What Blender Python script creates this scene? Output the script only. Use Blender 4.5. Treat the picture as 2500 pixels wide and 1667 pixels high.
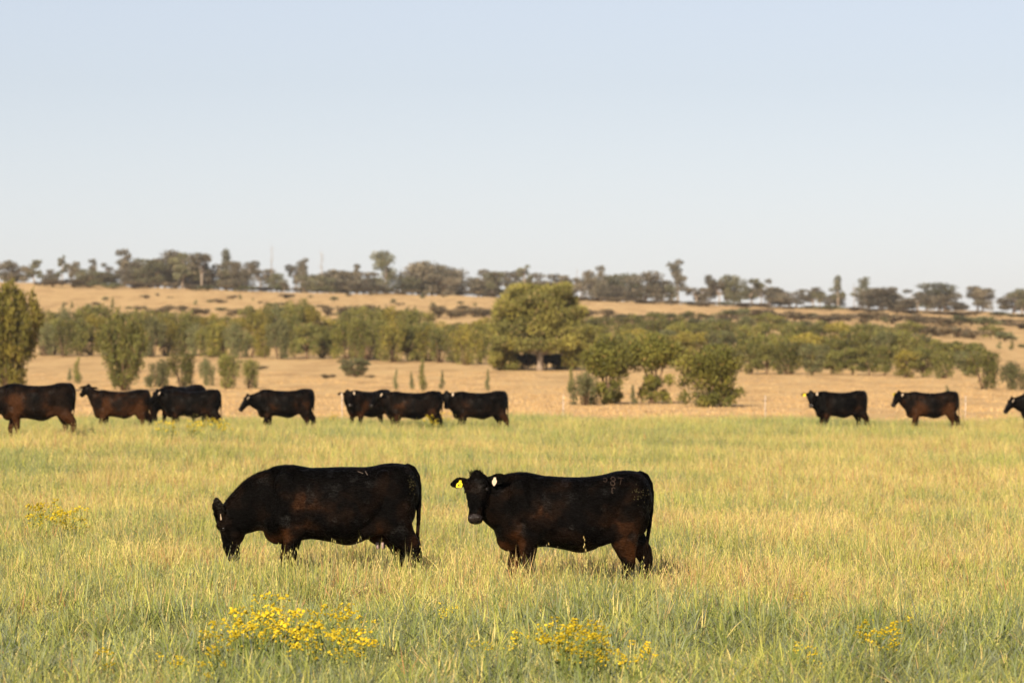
import bpy, bmesh, math, random
import numpy as np
from mathutils import Vector, Matrix, noise as mnoise
from mathutils.bvhtree import BVHTree

for o in list(bpy.data.objects):
    bpy.data.objects.remove(o)
scene = bpy.context.scene
COL = scene.collection

# ------------------------------------------------------------------ camera
FPX = 9375.0                 # focal length in pixels of the 2500 px wide photograph (135 mm lens)
CAM_H, HORIZON = 2.55, 850.0
cam_d = bpy.data.cameras.new('camera')
cam_d.lens = 135.0
cam_d.sensor_width = 36.0
cam_d.clip_start = 0.5
cam_d.clip_end = 20000.0
cam_d.dof.use_dof = True
cam_d.dof.focus_distance = 37.9
cam_d.dof.aperture_fstop = 3.5
cam = bpy.data.objects.new('camera', cam_d)
COL.objects.link(cam)
cam.location = (0, 0, CAM_H)
cam.rotation_euler = (math.radians(90) + math.atan((HORIZON - 833.5) / FPX), 0, 0)
scene.camera = cam

# ------------------------------------------------------------------ sky and sun
SUN_EL, SUN_AZ = math.radians(27), math.radians(180 + 15)      # clockwise from +Y
world = bpy.data.worlds.new('World')
scene.world = world
world.use_nodes = True
wn = world.node_tree
wn.nodes.clear()
w_out = wn.nodes.new('ShaderNodeOutputWorld')
w_bg = wn.nodes.new('ShaderNodeBackground')
w_sky = wn.nodes.new('ShaderNodeTexSky')
w_sky.sky_type = 'NISHITA'
w_sky.sun_disc = False
w_sky.sun_elevation = SUN_EL
w_sky.sun_rotation = SUN_AZ
w_sky.altitude = 0
w_sky.air_density = 1.0
w_sky.dust_density = 0.22
w_sky.ozone_density = 2.5
w_bg.inputs['Strength'].default_value = 0.0585
w_hsv = wn.nodes.new('ShaderNodeHueSaturation')          # thin high haze: the whole sky paler, evenly
w_hsv.inputs['Saturation'].default_value = 0.42
wn.links.new(w_sky.outputs[0], w_hsv.inputs['Color'])
w_tint = wn.nodes.new('ShaderNodeMix')
w_tint.data_type = 'RGBA'
w_tint.blend_type = 'MULTIPLY'
w_tint.inputs['Factor'].default_value = 1.0
w_tint.inputs['B'].default_value = (0.98, 0.985, 1.09, 1)
wn.links.new(w_hsv.outputs[0], w_tint.inputs['A'])
wn.links.new(w_tint.outputs['Result'], w_bg.inputs[0])
wn.links.new(w_bg.outputs[0], w_out.inputs[0])

sun_d = bpy.data.lights.new('sun', 'SUN')
sun_d.energy = 5.0
sun_d.angle = math.radians(0.5)
sun_d.color = (1.0, 0.83, 0.60)
sun = bpy.data.objects.new('sun', sun_d)
COL.objects.link(sun)
sdir = Vector((math.sin(SUN_AZ) * math.cos(SUN_EL), math.cos(SUN_AZ) * math.cos(SUN_EL), math.sin(SUN_EL)))
sun.rotation_euler = sdir.to_track_quat('Z', 'Y').to_euler()
sun.location = (-20, -30, 30)

scene.view_settings.view_transform = 'Standard'
scene.view_settings.look = 'None'
scene.view_settings.gamma = 1.0
scene.view_settings.use_curve_mapping = False
scene.view_settings.exposure = 0.62
scene.render.engine = 'CYCLES'
scene.cycles.use_denoising = True
scene.cycles.max_bounces = 6
scene.cycles.diffuse_bounces = 3
scene.cycles.transmission_bounces = 3
scene.cycles.transparent_max_bounces = 6

# ------------------------------------------------------------------ helpers
rng = np.random.default_rng(7)
random.seed(7)


def link(o, parent=None):
    COL.objects.link(o)
    if parent is not None:
        o.parent = parent
    return o


def tag(o, label, cat=None, group=None, kind=None):
    if label:
        o['label'] = label
    if cat:
        o['category'] = cat
    if group:
        o['group'] = group
    if kind:
        o['kind'] = kind
    return o


def empty(name, loc, rz=0.0, scale=(1, 1, 1)):
    o = bpy.data.objects.new(name, None)
    COL.objects.link(o)
    o.empty_display_size = 0.2
    o.location = loc
    o.rotation_euler = (0, 0, rz)
    o.scale = scale
    return o


def mesh_np(name, V, F, cols=None, mats=(), smooth=False, fmat=None):
    """V (n,3) array, F list/array of faces (all tris or all quads as array), cols (n,3) point colours"""
    me = bpy.data.meshes.new(name)
    V = np.asarray(V, dtype=np.float32)
    if isinstance(F, np.ndarray):
        k = F.shape[1]
        me.vertices.add(len(V))
        me.vertices.foreach_set('co', V.ravel())
        me.loops.add(F.size)
        me.loops.foreach_set('vertex_index', F.astype(np.int32).ravel())
        me.polygons.add(len(F))
        me.polygons.foreach_set('loop_start', np.arange(0, F.size, k, dtype=np.int32))
        me.update(calc_edges=True)
    else:
        me.from_pydata([tuple(v) for v in V], [], [tuple(f) for f in F])
        me.update()
    if cols is not None:
        a = me.color_attributes.new('col', 'FLOAT_COLOR', 'POINT')
        c4 = np.ones((len(V), 4), dtype=np.float32)
        c4[:, :3] = cols
        a.data.foreach_set('color', c4.ravel())
    for m in mats:
        me.materials.append(m)
    if smooth:
        me.polygons.foreach_set('use_smooth', np.ones(len(me.polygons), dtype=bool))
    if fmat is not None:
        me.polygons.foreach_set('material_index', np.asarray(fmat, dtype=np.int32))
    return me


class MB:
    """collects shapes into one mesh"""
    def __init__(s):
        s.v, s.f, s.c = [], [], []

    def add(s, V, F, c=None):
        o = len(s.v)
        s.v += [tuple(x) for x in V]
        s.f += [tuple(i + o for i in f) for f in F]
        s.c += [c if c is not None else (1, 1, 1)] * len(V)

    def tube(s, pts, rad, n=7, c=None, cap=True):
        V, F = tube_geo(pts, rad, n, cap)
        s.add(V, F, c)

    def build(s, name, mats, parent=None, smooth=True, colors=True):
        me = mesh_np(name, np.array(s.v), s.f, np.array(s.c) if colors else None, mats, smooth)
        return link(bpy.data.objects.new(name, me), parent)


def tube_geo(pts, rad, n=7, cap=True):
    pts = [Vector(p) for p in pts]
    V, F = [], []
    for i, p in enumerate(pts):
        t = (pts[min(i + 1, len(pts) - 1)] - pts[max(i - 1, 0)]).normalized()
        a = t.orthogonal().normalized() if abs(t.z) > 0.95 else t.cross(Vector((0, 0, 1))).normalized()
        if abs(t.z) > 0.95:
            a = Vector((1, 0, 0)) - t * t.x
            a.normalize()
        b = t.cross(a)
        for k in range(n):
            an = 2 * math.pi * k / n
            V.append(p + (a * math.cos(an) + b * math.sin(an)) * rad[i])
    for i in range(len(pts) - 1):
        for k in range(n):
            k2 = (k + 1) % n
            F.append((i * n + k, i * n + k2, (i + 1) * n + k2, (i + 1) * n + k))
    if cap:
        F.append(tuple(range(n - 1, -1, -1)))
        F.append(tuple((len(pts) - 1) * n + k for k in range(n)))
    return V, F


def new_mat(name):
    m = bpy.data.materials.new(name)
    m.use_nodes = True
    nt = m.node_tree
    nt.nodes.clear()
    out = nt.nodes.new('ShaderNodeOutputMaterial')
    return m, nt, out


def N(nt, typ, **kw):
    n = nt.nodes.new(typ)
    for k, v in kw.items():
        if k in n.inputs:
            n.inputs[k].default_value = v
        else:
            setattr(n, k, v)
    return n


def simple_mat(name, col, rough=0.6, var=0.25, scale=20.0, bump=0.0, spec=0.4):
    m, nt, out = new_mat(name)
    p = N(nt, 'ShaderNodeBsdfPrincipled', Roughness=rough)
    p.inputs['Specular IOR Level'].default_value = spec
    tc = N(nt, 'ShaderNodeTexCoord')
    nz = N(nt, 'ShaderNodeTexNoise', Scale=scale, Detail=4.0)
    nt.links.new(tc.outputs['Object'], nz.inputs['Vector'])
    r = N(nt, 'ShaderNodeValToRGB')
    r.color_ramp.elements[0].position = 0.3
    r.color_ramp.elements[1].position = 0.7
    r.color_ramp.elements[0].color = tuple(c * (1 - var) for c in col) + (1,)
    r.color_ramp.elements[1].color = tuple(min(1, c * (1 + var)) for c in col) + (1,)
    nt.links.new(nz.outputs['Fac'], r.inputs['Fac'])
    nt.links.new(r.outputs['Color'], p.inputs['Base Color'])
    if bump:
        b = N(nt, 'ShaderNodeBump', Strength=bump, Distance=0.01)
        nt.links.new(nz.outputs['Fac'], b.inputs['Height'])
        nt.links.new(b.outputs['Normal'], p.inputs['Normal'])
    nt.links.new(p.outputs[0], out.inputs[0])
    return m


def leaf_mat(name, trans=0.3, gloss=0.12, rough=0.5, wscale=0.0, wamt=0.0):
    """thin leaf: point colour, diffuse + translucent + a little gloss; optional drift of hue over the field"""
    m, nt, out = new_mat(name)
    at = N(nt, 'ShaderNodeAttribute', attribute_name='col')
    c = at.outputs['Color']
    if wamt:
        geo = N(nt, 'ShaderNodeNewGeometry')
        nz = N(nt, 'ShaderNodeTexNoise', Scale=wscale, Detail=3.0)
        nt.links.new(geo.outputs['Position'], nz.inputs['Vector'])
        mr = N(nt, 'ShaderNodeMapRange')
        mr.inputs[1].default_value, mr.inputs[2].default_value = 0.35, 0.65
        mr.inputs[3].default_value, mr.inputs[4].default_value = 1 - wamt, 1 + wamt
        nt.links.new(nz.outputs['Fac'], mr.inputs[0])
        mx = N(nt, 'ShaderNodeMix', data_type='RGBA', blend_type='MULTIPLY')
        mx.inputs['Factor'].default_value = 1.0
        nt.links.new(c, mx.inputs['A'])
        nt.links.new(mr.outputs[0], mx.inputs['B'])
        c = mx.outputs['Result']
    else:
        oi = N(nt, 'ShaderNodeObjectInfo')
        mr = N(nt, 'ShaderNodeMapRange')
        mr.inputs[3].default_value, mr.inputs[4].default_value = 0.68, 1.25
        nt.links.new(oi.outputs['Random'], mr.inputs[0])
        mx = N(nt, 'ShaderNodeMix', data_type='RGBA', blend_type='MULTIPLY')
        mx.inputs['Factor'].default_value = 1.0
        nt.links.new(c, mx.inputs['A'])
        nt.links.new(mr.outputs[0], mx.inputs['B'])
        c = mx.outputs['Result']
    d = N(nt, 'ShaderNodeBsdfDiffuse')
    t = N(nt, 'ShaderNodeBsdfTranslucent')
    g = N(nt, 'ShaderNodeBsdfGlossy', Roughness=rough)
    nt.links.new(c, d.inputs[0])
    nt.links.new(c, t.inputs[0])
    m1 = N(nt, 'ShaderNodeMixShader')
    m1.inputs[0].default_value = trans
    nt.links.new(d.outputs[0], m1.inputs[1])
    nt.links.new(t.outputs[0], m1.inputs[2])
    m2 = N(nt, 'ShaderNodeMixShader')
    fr = N(nt, 'ShaderNodeFresnel', IOR=1.35)
    mm = N(nt, 'ShaderNodeMath', operation='MULTIPLY')
    mm.inputs[1].default_value = gloss * 8
    nt.links.new(fr.outputs[0], mm.inputs[0])
    nt.links.new(mm.outputs[0], m2.inputs[0])
    nt.links.new(m1.outputs[0], m2.inputs[1])
    nt.links.new(g.outputs[0], m2.inputs[2])
    nt.links.new(m2.outputs[0], out.inputs[0])
    return m


# ------------------------------------------------------------------ terrain
ZK = np.array([(-3000, -4), (-200, 0), (0, 0), (150, 0), (205, 0.02), (260, 0.15), (340, 0.58), (400, 1.2), (500, 3.0),
               (600, 5.2), (800, 10.2), (985, 15.3), (1030, 15.7), (1080, 15.0), (1250, 6), (1600, -10), (3000, -30), (9000, -60)])
_d, _z = ZK[:, 0], ZK[:, 1]
_m = np.gradient(_z, _d)
for _i in range(1, len(_z) - 1):
    s0, s1 = (_z[_i] - _z[_i - 1]) / (_d[_i] - _d[_i - 1]), (_z[_i + 1] - _z[_i]) / (_d[_i + 1] - _d[_i])
    _m[_i] = 0 if s0 * s1 <= 0 else 2 * s0 * s1 / (s0 + s1)


def sstep(a, b, x):
    t = np.clip((x - a) / (b - a), 0, 1)
    return t * t * (3 - 2 * t)


def Zc(d):
    d = np.asarray(d, dtype=float)
    i = np.clip(np.searchsorted(_d, d) - 1, 0, len(_d) - 2)
    h = _d[i + 1] - _d[i]
    t = np.clip((d - _d[i]) / h, 0, 1)
    return ((2 * t**3 - 3 * t**2 + 1) * _z[i] + (t**3 - 2 * t**2 + t) * h * _m[i]
            + (-2 * t**3 + 3 * t**2) * _z[i + 1] + (t**3 - t**2) * h * _m[i + 1])


def ground_z(x, y):
    x, y = np.asarray(x, dtype=float), np.asarray(y, dtype=float)
    z = Zc(y) - 0.030 * np.clip(x, -260, 260) * sstep(320, 1000, y)
    z = z + 0.30 * np.exp(-((x + 9.5) / 6) ** 2 - ((y - 89) / 16) ** 2)
    amp = 0.05 + 0.5 * sstep(250, 700, y)
    z = z + amp * (np.sin(x * 0.19 + 1.3) * np.sin(y * 0.071 + x * 0.03) * 0.6 + np.sin(x * 0.053 + y * 0.021) * 0.4)
    return z


def gz(x, y):
    return float(ground_z(x, y))


def sx(px, d):
    return (px - 1250.0) / FPX * d


def scr_y(x, y, z):
    return HORIZON - FPX * (z - CAM_H) / y


def ground_at(px, py, lo=60.0, hi=1000.0):
    """distance at which the ground is seen at photo pixel (px, py)"""
    for _ in range(50):
        mid = 0.5 * (lo + hi)
        if scr_y(0, mid, gz(sx(px, mid), mid)) > py:
            lo = mid
        else:
            hi = mid
    return 0.5 * (lo + hi)


FIELD_END = 121.0


def field_end(x):
    x = np.asarray(x)
    return FIELD_END + 1.6 * np.sin(x * 0.35) + 1.2 * np.sin(x * 0.9 + 1) + 0.9 * np.sin(x * 2.7 + 2) + 0.7 * np.sin(x * 6.1)


# ground sheet: finer near, coarse far
ys = np.concatenate([np.arange(-1500, -20, 120), np.arange(-20, 240, 3.0), np.arange(240, 500, 10), np.arange(500, 1120, 15), np.arange(1120, 2000, 90), np.arange(2000, 9001, 500)])
xs = np.concatenate([-np.array([6000, 3500, 2000, 1200, 800, 500, 350]), np.arange(-260, -40, 12), np.arange(-40, 40.1, 2.5), np.arange(48, 261, 12), np.array([350, 500, 800, 1200, 2000, 3500, 6000])])
X, Y = np.meshgrid(xs, ys)
Z = ground_z(X, Y)
nx = len(xs)
idx = np.arange(len(ys) * nx).reshape(len(ys), nx)
F = np.stack([idx[:-1, :-1], idx[:-1, 1:], idx[1:, 1:], idx[1:, :-1]], -1).reshape(-1, 4)
m_ground, nt, out = new_mat('soil_and_dry_grass')
geo = N(nt, 'ShaderNodeNewGeometry')
sep = N(nt, 'ShaderNodeSeparateXYZ')
nt.links.new(geo.outputs['Position'], sep.inputs[0])
mr = N(nt, 'ShaderNodeMapRange')
mr.inputs[1].default_value, mr.inputs[2].default_value = FIELD_END - 1, FIELD_END + 2
nt.links.new(sep.outputs['Y'], mr.inputs[0])
sc = N(nt, 'ShaderNodeVectorMath', operation='MULTIPLY')
sc.inputs[1].default_value = (0.35, 0.06, 0.5)
nt.links.new(geo.outputs['Position'], sc.inputs[0])
nz = N(nt, 'ShaderNodeTexNoise', Scale=1.0, Detail=8.0, Roughness=0.65)
nt.links.new(sc.outputs[0], nz.inputs['Vector'])
r1 = N(nt, 'ShaderNodeValToRGB')
e = r1.color_ramp.elements
e[0].position, e[0].color = 0.30, (0.37, 0.23, 0.11, 1)
e[1].position, e[1].color = 0.72, (0.665, 0.48, 0.24, 1)
e2 = e.new(0.5)
e2.color = (0.59, 0.40, 0.195, 1)
nt.links.new(nz.outputs['Fac'], r1.inputs['Fac'])
nz2 = N(nt, 'ShaderNodeTexNoise', Scale=3.0, Detail=6.0)
nt.links.new(geo.outputs['Position'], nz2.inputs['Vector'])
r2 = N(nt, 'ShaderNodeValToRGB')
r2.color_ramp.elements[0].color = (0.10, 0.075, 0.035, 1)
r2.color_ramp.elements[1].color = (0.26, 0.20, 0.09, 1)
nt.links.new(nz2.outputs['Fac'], r2.inputs['Fac'])
mx = N(nt, 'ShaderNodeMix', data_type='RGBA')
nt.links.new(mr.outputs[0], mx.inputs['Factor'])
nt.links.new(r2.outputs[0], mx.inputs['A'])
nt.links.new(r1.outputs[0], mx.inputs['B'])
pb = N(nt, 'ShaderNodeBsdfPrincipled', Roughness=0.95)
pb.inputs['Specular IOR Level'].default_value = 0.1
nt.links.new(mx.outputs['Result'], pb.inputs['Base Color'])
bp = N(nt, 'ShaderNodeBump', Strength=0.6, Distance=0.25)
nt.links.new(nz2.outputs['Fac'], bp.inputs['Height'])
nt.links.new(bp.outputs[0], pb.inputs['Normal'])
nt.links.new(pb.outputs[0], out.inputs[0])
me = mesh_np('ground', np.stack([X.ravel(), Y.ravel(), Z.ravel()], 1), F, None, [m_ground], True)
ground = link(bpy.data.objects.new('ground', me))
tag(ground, 'green pasture rising to a dry golden paddock and low hill', None, None, 'structure')


# ------------------------------------------------------------------ pasture grass (uncountable)
def blades(n, spread, hmin, hmax, width, lean, palette, probs, r, seg=3):
    """n curved tapering blades; returns V,F(tri list as quads/tri),C"""
    V, F, C = [], [], []
    for _ in range(n):
        x, y = r.uniform(-spread, spread, 2)
        h = r.uniform(hmin, hmax)
        a = r.uniform(0, 2 * math.pi)
        ln = abs(r.normal(0, lean)) * h
        dx, dy = math.cos(a), math.sin(a)
        wa = r.uniform(0, math.pi)
        wx, wy = math.cos(wa), math.sin(wa)
        w = width * r.uniform(0.6, 1.3)
        col = np.array(palette[r.choice(len(palette), p=probs)]) * r.uniform(0.8, 1.2)
        o = len(V)
        for i in range(seg):
            t = i / seg
            ww = w * (1 - 0.6 * t) * 0.5
            cx, cy, cz = x + dx * ln * t * t, y + dy * ln * t * t, h * t * (1 - 0.25 * t * (ln / h))
            V += [(cx - wx * ww, cy - wy * ww, cz), (cx + wx * ww, cy + wy * ww, cz)]
            C += [col, col]
        V.append((x + dx * ln, y + dy * ln, h * (1 - 0.25 * (ln / h))))
        C.append(col * 1.05)
        for i in range(seg - 1):
            F.append((o + 2 * i, o + 2 * i + 1, o + 2 * i + 3))
            F.append((o + 2 * i, o + 2 * i + 3, o + 2 * i + 2))
        F.append((o + 2 * seg - 2, o + 2 * seg - 1, o + 2 * seg))
    return V, F, C


def tussock(nt_, nb, spread, hmin, hmax, width, lean, palette, probs, r, seg=3):
    """nt_ separate tussocks, each a sheaf of nb blades fanning from one foot, mostly of one colour"""
    V, F, C = [], [], []
    for q in range(nt_):
        tx, ty = r.uniform(-spread, spread, 2)
        th = r.uniform(.7, 1.15)
        main = r.choice(len(palette), p=probs)
        for _ in range(nb):
            a = r.uniform(0, 2 * math.pi)
            rr = abs(r.normal(0, .022))
            x, y = tx + math.cos(a) * rr, ty + math.sin(a) * rr
            h = r.uniform(hmin, hmax) * th
            ln = min(abs(r.normal(.34, lean)), 1.3) * h
            a2 = a + r.normal(0, .6)
            tl = r.normal(0, .22)                       # straight lean from the foot, besides the curl
            dx, dy = math.cos(a2), math.sin(a2)
            wa = r.uniform(0, math.pi)
            wx, wy = math.cos(wa), math.sin(wa)
            w = width * r.uniform(0.6, 1.3)
            ci = main if r.random() < .6 else r.choice(len(palette), p=probs)
            col = np.array(palette[ci]) * r.uniform(0.8, 1.2)
            o = len(V)
            for i in range(seg):
                t = i / seg
                ww = w * (1 - 0.6 * t) * 0.5
                cz = h * t * (1 - 0.3 * t * (ln / h))
                qx, qy = x + dx * ln * t * t - dy * tl * h * t, y + dy * ln * t * t + dx * tl * h * t
                V += [(qx - wx * ww, qy - wy * ww, cz), (qx + wx * ww, qy + wy * ww, cz)]
                C += [col, col]
            V.append((x + dx * ln - dy * tl * h, y + dy * ln + dx * tl * h, h * (1 - 0.3 * (ln / h))))
            C.append(col * 1.05)
            for i in range(seg - 1):
                F.append((o + 2 * i, o + 2 * i + 1, o + 2 * i + 3))
                F.append((o + 2 * i, o + 2 * i + 3, o + 2 * i + 2))
            F.append((o + 2 * seg - 2, o + 2 * seg - 1, o + 2 * seg))
    return V, F, C


def oat_heads(n, spread, hmin, hmax, col, r):
    """thin stems with drooping spikelets"""
    V, F, C = [], [], []
    for _ in range(n):
        x, y = r.uniform(-spread, spread, 2)
        h = r.uniform(hmin, hmax)
        a = r.uniform(0, 6.28)
        lx, ly = math.cos(a) * 0.08 * h, math.sin(a) * 0.08 * h
        c = np.array(col) * r.uniform(0.8, 1.2)
        wa = r.uniform(0, 3.14)
        wx, wy = math.cos(wa) * 0.0018, math.sin(wa) * 0.0018
        o = len(V)
        V += [(x - wx, y - wy, 0), (x + wx, y + wy, 0), (x + lx, y + ly, h)]
        C += [c * 0.8] * 3
        F.append((o, o + 1, o + 2))
        for k in range(r.integers(5, 10)):
            t = r.uniform(0.68, 1.0)
            b = r.uniform(0, 6.28)
            rr = r.uniform(0.008, 0.035) * (1.25 - t) * 2.2
            px, py, pz = x + lx * t + math.cos(b) * rr, y + ly * t + math.sin(b) * rr, h * t - r.uniform(0, 0.012)
            s, l = 0.0035, r.uniform(0.014, 0.024)
            sa = r.uniform(0, 3.14)
            ax, ay = math.cos(sa) * s, math.sin(sa) * s
            o = len(V)
            V += [(px, py, pz + l * .5), (px + ax, py + ay, pz), (px + math.cos(b) * 0.004, py + math.sin(b) * 0.004, pz - l * .6), (px - ax, py - ay, pz)]
            C += [c] * 4
            F += [(o, o + 1, o + 2), (o, o + 2, o + 3)]
    return V, F, C


GREEN, GREY, LIME = (0.190, 0.235, 0.056), (0.272, 0.302, 0.128), (0.415, 0.42, 0.100)
STRAW, TAN, RUST = (0.68, 0.56, 0.215), (0.56, 0.40, 0.175), (0.44, 0.22, 0.10)
m_grass = leaf_mat('grass_blade', trans=0.22, gloss=0.06, rough=0.45, wscale=0.8, wamt=0.14)
proto_col = bpy.data.collections.new('grass_library')


def proto(name, parts):
    V, F, C = [], [], []
    for v, f, c in parts:
        o = len(V)
        V += v
        F += [tuple(i + o for i in t) for t in f]
        C += c
    me = mesh_np(name, np.array(V), np.array(F, dtype=np.int32), np.array(C), [m_grass])
    o = bpy.data.objects.new(name, me)
    proto_col.objects.link(o)
    return o


NV = 6
r = np.random.default_rng(3)
GLAUC = (0.235, 0.275, 0.150)
for k in range(NV):      # 0..5 green oats
    proto('g%02d' % k, [tussock(9, 16, 0.25, 0.12, 0.38, 0.0105, 0.38, [GREEN, GREY, GLAUC, LIME, STRAW, TAN], [.25, .30, .20, .20, .03, .02], r),
                        oat_heads(2, 0.24, 0.32, 0.42, (0.42, 0.42, 0.13), r)])
for k in range(NV):      # 6..11 ripening oats, mixed
    proto('h%02d' % k, [tussock(9, 15, 0.25, 0.11, 0.38, 0.0090, 0.36, [GREEN, GREY, LIME, STRAW, TAN, RUST], [.18, .15, .38, .18, .07, .04], r),
                        oat_heads(2, 0.24, 0.30, 0.42, (0.50, 0.45, 0.15), r)])
for k in range(NV):      # 12..17 dry straw with lodged stalks
    proto('i%02d' % k, [tussock(9, 14, 0.25, 0.09, 0.36, 0.0085, 0.50, [LIME, STRAW, TAN, RUST, GREEN], [.27, .34, .20, .10, .09], r),
                        oat_heads(2, 0.24, 0.28, 0.42, (0.60, 0.48, 0.19), r)])
for k in range(4):       # 18..21 coarse blue-green clump of broad leaves
    proto('j%02d' % k, [tussock(9, 15, 0.25, 0.12, 0.36, 0.0150, 0.55, [GREEN, GREY, GLAUC, LIME, STRAW], [.30, .26, .26, .13, .05], r)])
for k in range(4):       # 22..25 low dry paddock tussock
    proto('k%02d' % k, [blades(44, 0.42, 0.03, 0.12, 0.016, 1.2, [(0.66, 0.455, 0.215), (0.56, 0.365, 0.165), (0.74, 0.545, 0.28)], [.5, .25, .25], r, seg=2)])


def fbm(x, y, s, seed=0.0):
    return np.array([mnoise.fractal(Vector((a * s + seed, b * s, seed)), 1.0, 2.0, 3) for a, b in zip(x, y)])


def scatter_object(name, P, idx, rot, scl, label, cat):
    me = mesh_np(name, P, [], None)
    for nm, typ, data in (('idx', 'INT', idx.astype(np.int32)), ('rot', 'FLOAT_VECTOR', rot), ('scl', 'FLOAT_VECTOR', scl)):
        a = me.attributes.new(nm, typ, 'POINT')
        a.data.foreach_set('value' if typ == 'INT' else 'vector', np.ascontiguousarray(data.ravel() if typ == 'INT' else data.astype(np.float32).ravel()))
    o = link(bpy.data.objects.new(name, me))
    ng = bpy.data.node_groups.new(name + '_scatter', 'GeometryNodeTree')
    ng.interface.new_socket('Geometry', in_out='INPUT', socket_type='NodeSocketGeometry')
    ng.interface.new_socket('Geometry', in_out='OUTPUT', socket_type='NodeSocketGeometry')
    gi, go = ng.nodes.new('NodeGroupInput'), ng.nodes.new('NodeGroupOutput')
    ci = ng.nodes.new('GeometryNodeCollectionInfo')
    ci.inputs['Collection'].default_value = proto_col
    ci.inputs['Separate Children'].default_value = True
    ci.inputs['Reset Children'].default_value = True
    ip = ng.nodes.new('GeometryNodeInstanceOnPoints')
    ip.inputs['Pick Instance'].default_value = True

    def attr(nm, t):
        n = ng.nodes.new('GeometryNodeInputNamedAttribute')
        n.data_type = t
        n.inputs['Name'].default_value = nm
        return n.outputs['Attribute']
    ng.links.new(gi.outputs[0], ip.inputs['Points'])
    ng.links.new(ci.outputs[0], ip.inputs['Instance'])
    ng.links.new(attr('idx', 'INT'), ip.inputs['Instance Index'])
    ng.links.new(attr('rot', 'FLOAT_VECTOR'), ip.inputs['Rotation'])
    ng.links.new(attr('scl', 'FLOAT_VECTOR'), ip.inputs['Scale'])
    ng.links.new(ip.outputs[0], go.inputs[0])
    md = o.modifiers.new('scatter', 'NODES')
    md.node_group = ng
    tag(o, label, cat, None, 'stuff')
    return o


def scatter_rows(y0, y1, step_fn, margin):
    pts = []
    y = y0
    while y < y1:
        st = step_fn(y)
        hw = y * 0.1335 + margin
        xx = np.arange(-hw, hw, st) + rng.uniform(-.5, .5) * st
        pts.append(np.stack([xx + rng.uniform(-.5, .5, len(xx)) * st, np.full(len(xx), y) + rng.uniform(-.5, .5, len(xx)) * st], 1))
        y += st
    return np.concatenate(pts)


P2 = scatter_rows(14.0, FIELD_END + 6, lambda y: 0.33 if y < 60 else 0.38, 5.0)
P2 = P2[P2[:, 1] < field_end(P2[:, 0]) + rng.exponential(.8, len(P2))]
n = len(P2)
gx, gy = P2[:, 0], P2[:, 1]
pxs = 1250 + gx / gy * FPX
nA, nB, nC = fbm(gx, gy, 0.16, 3.1), fbm(gx, gy, 0.5, 8.7), fbm(gx, gy, 0.9, 21.0)
dry = np.interp(gy, [14, 27, 31, 36, 45, 60, 85, 100, 121], [-.55, -.45, -.25, .05, .25, .32, .28, .06, -.16])
dry = dry + 0.22 * sstep(1400, 2100, pxs) * sstep(30, 40, gy) * (1 - sstep(95, 115, gy)) + 1.15 * nA + 0.65 * nB + rng.normal(0, .18, n)
kind = np.where(dry < -0.12, 0, np.where(dry < 0.42, 1, 2))
idx_ = kind * NV + rng.integers(0, NV, n)
coarse = (nC > 0.02) & (gy < 33.5) & (rng.random(n) < .8)
idx_ = np.where(coarse, 18 + rng.integers(0, 4, n), idx_)
hs = 1.18 + 0.60 * nB + 0.45 * nC + rng.normal(0, .14, n)
hs = hs * np.where(kind == 2, .92, 1.0)
hs = np.clip(hs, .45, 1.6)
lush = ((pxs > 440) & (pxs < 1010) & (gy > 35.8) & (gy < 38.75)) | ((pxs > 1160) & (pxs < 1620) & (gy > 35.6) & (gy < 37.4))
hs = hs * np.interp(gy, [14, 30, 35, 40], [.80, .82, .95, 1.0])
hs = np.where(lush, np.clip(hs, 1.15, 1.6) * 1.18, hs)        # ungrazed stand the two cows are feeding into
thick = (pxs > 500) & (pxs < 830) & (gy > 36.6) & (gy < 38.6)
hs = np.where(thick, np.clip(hs * 1.12, 1.35, 1.9), hs)
scl_ = np.stack([np.full(n, 1.15), np.full(n, 1.15), hs], 1)
rot_ = np.stack([rng.normal(0, .06, n), rng.normal(0, .06, n), rng.uniform(0, 6.28, n)], 1)
scatter_object('pasture_grass', np.stack([gx, gy, ground_z(gx, gy) - 0.01], 1), idx_, rot_, scl_,
               'knee high green and ripening oat pasture around the cattle', 'grass')

# dry paddock beyond the pasture
P3 = scatter_rows(FIELD_END - 1, 330, lambda y: 0.75 + (y - 120) * 0.006, 8.0)
P3 = P3[P3[:, 1] > field_end(P3[:, 0])]
n = len(P3)
gx, gy = P3[:, 0], P3[:, 1]
keep = fbm(gx, gy, 0.11, 5.0) + rng.normal(0, .25, n) > -.1
gx, gy = gx[keep], gy[keep]
n = len(gx)
s = rng.uniform(.7, 1.5, n)
scatter_object('dry_grass', np.stack([gx, gy, ground_z(gx, gy) - 0.01], 1), 22 + rng.integers(0, 4, n),
               np.stack([np.zeros(n), np.zeros(n), rng.uniform(0, 6.28, n)], 1), np.stack([s * 1.3, s * 1.3, s], 1),
               'short dry golden grass of the paddock behind the herd', 'grass')


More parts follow.
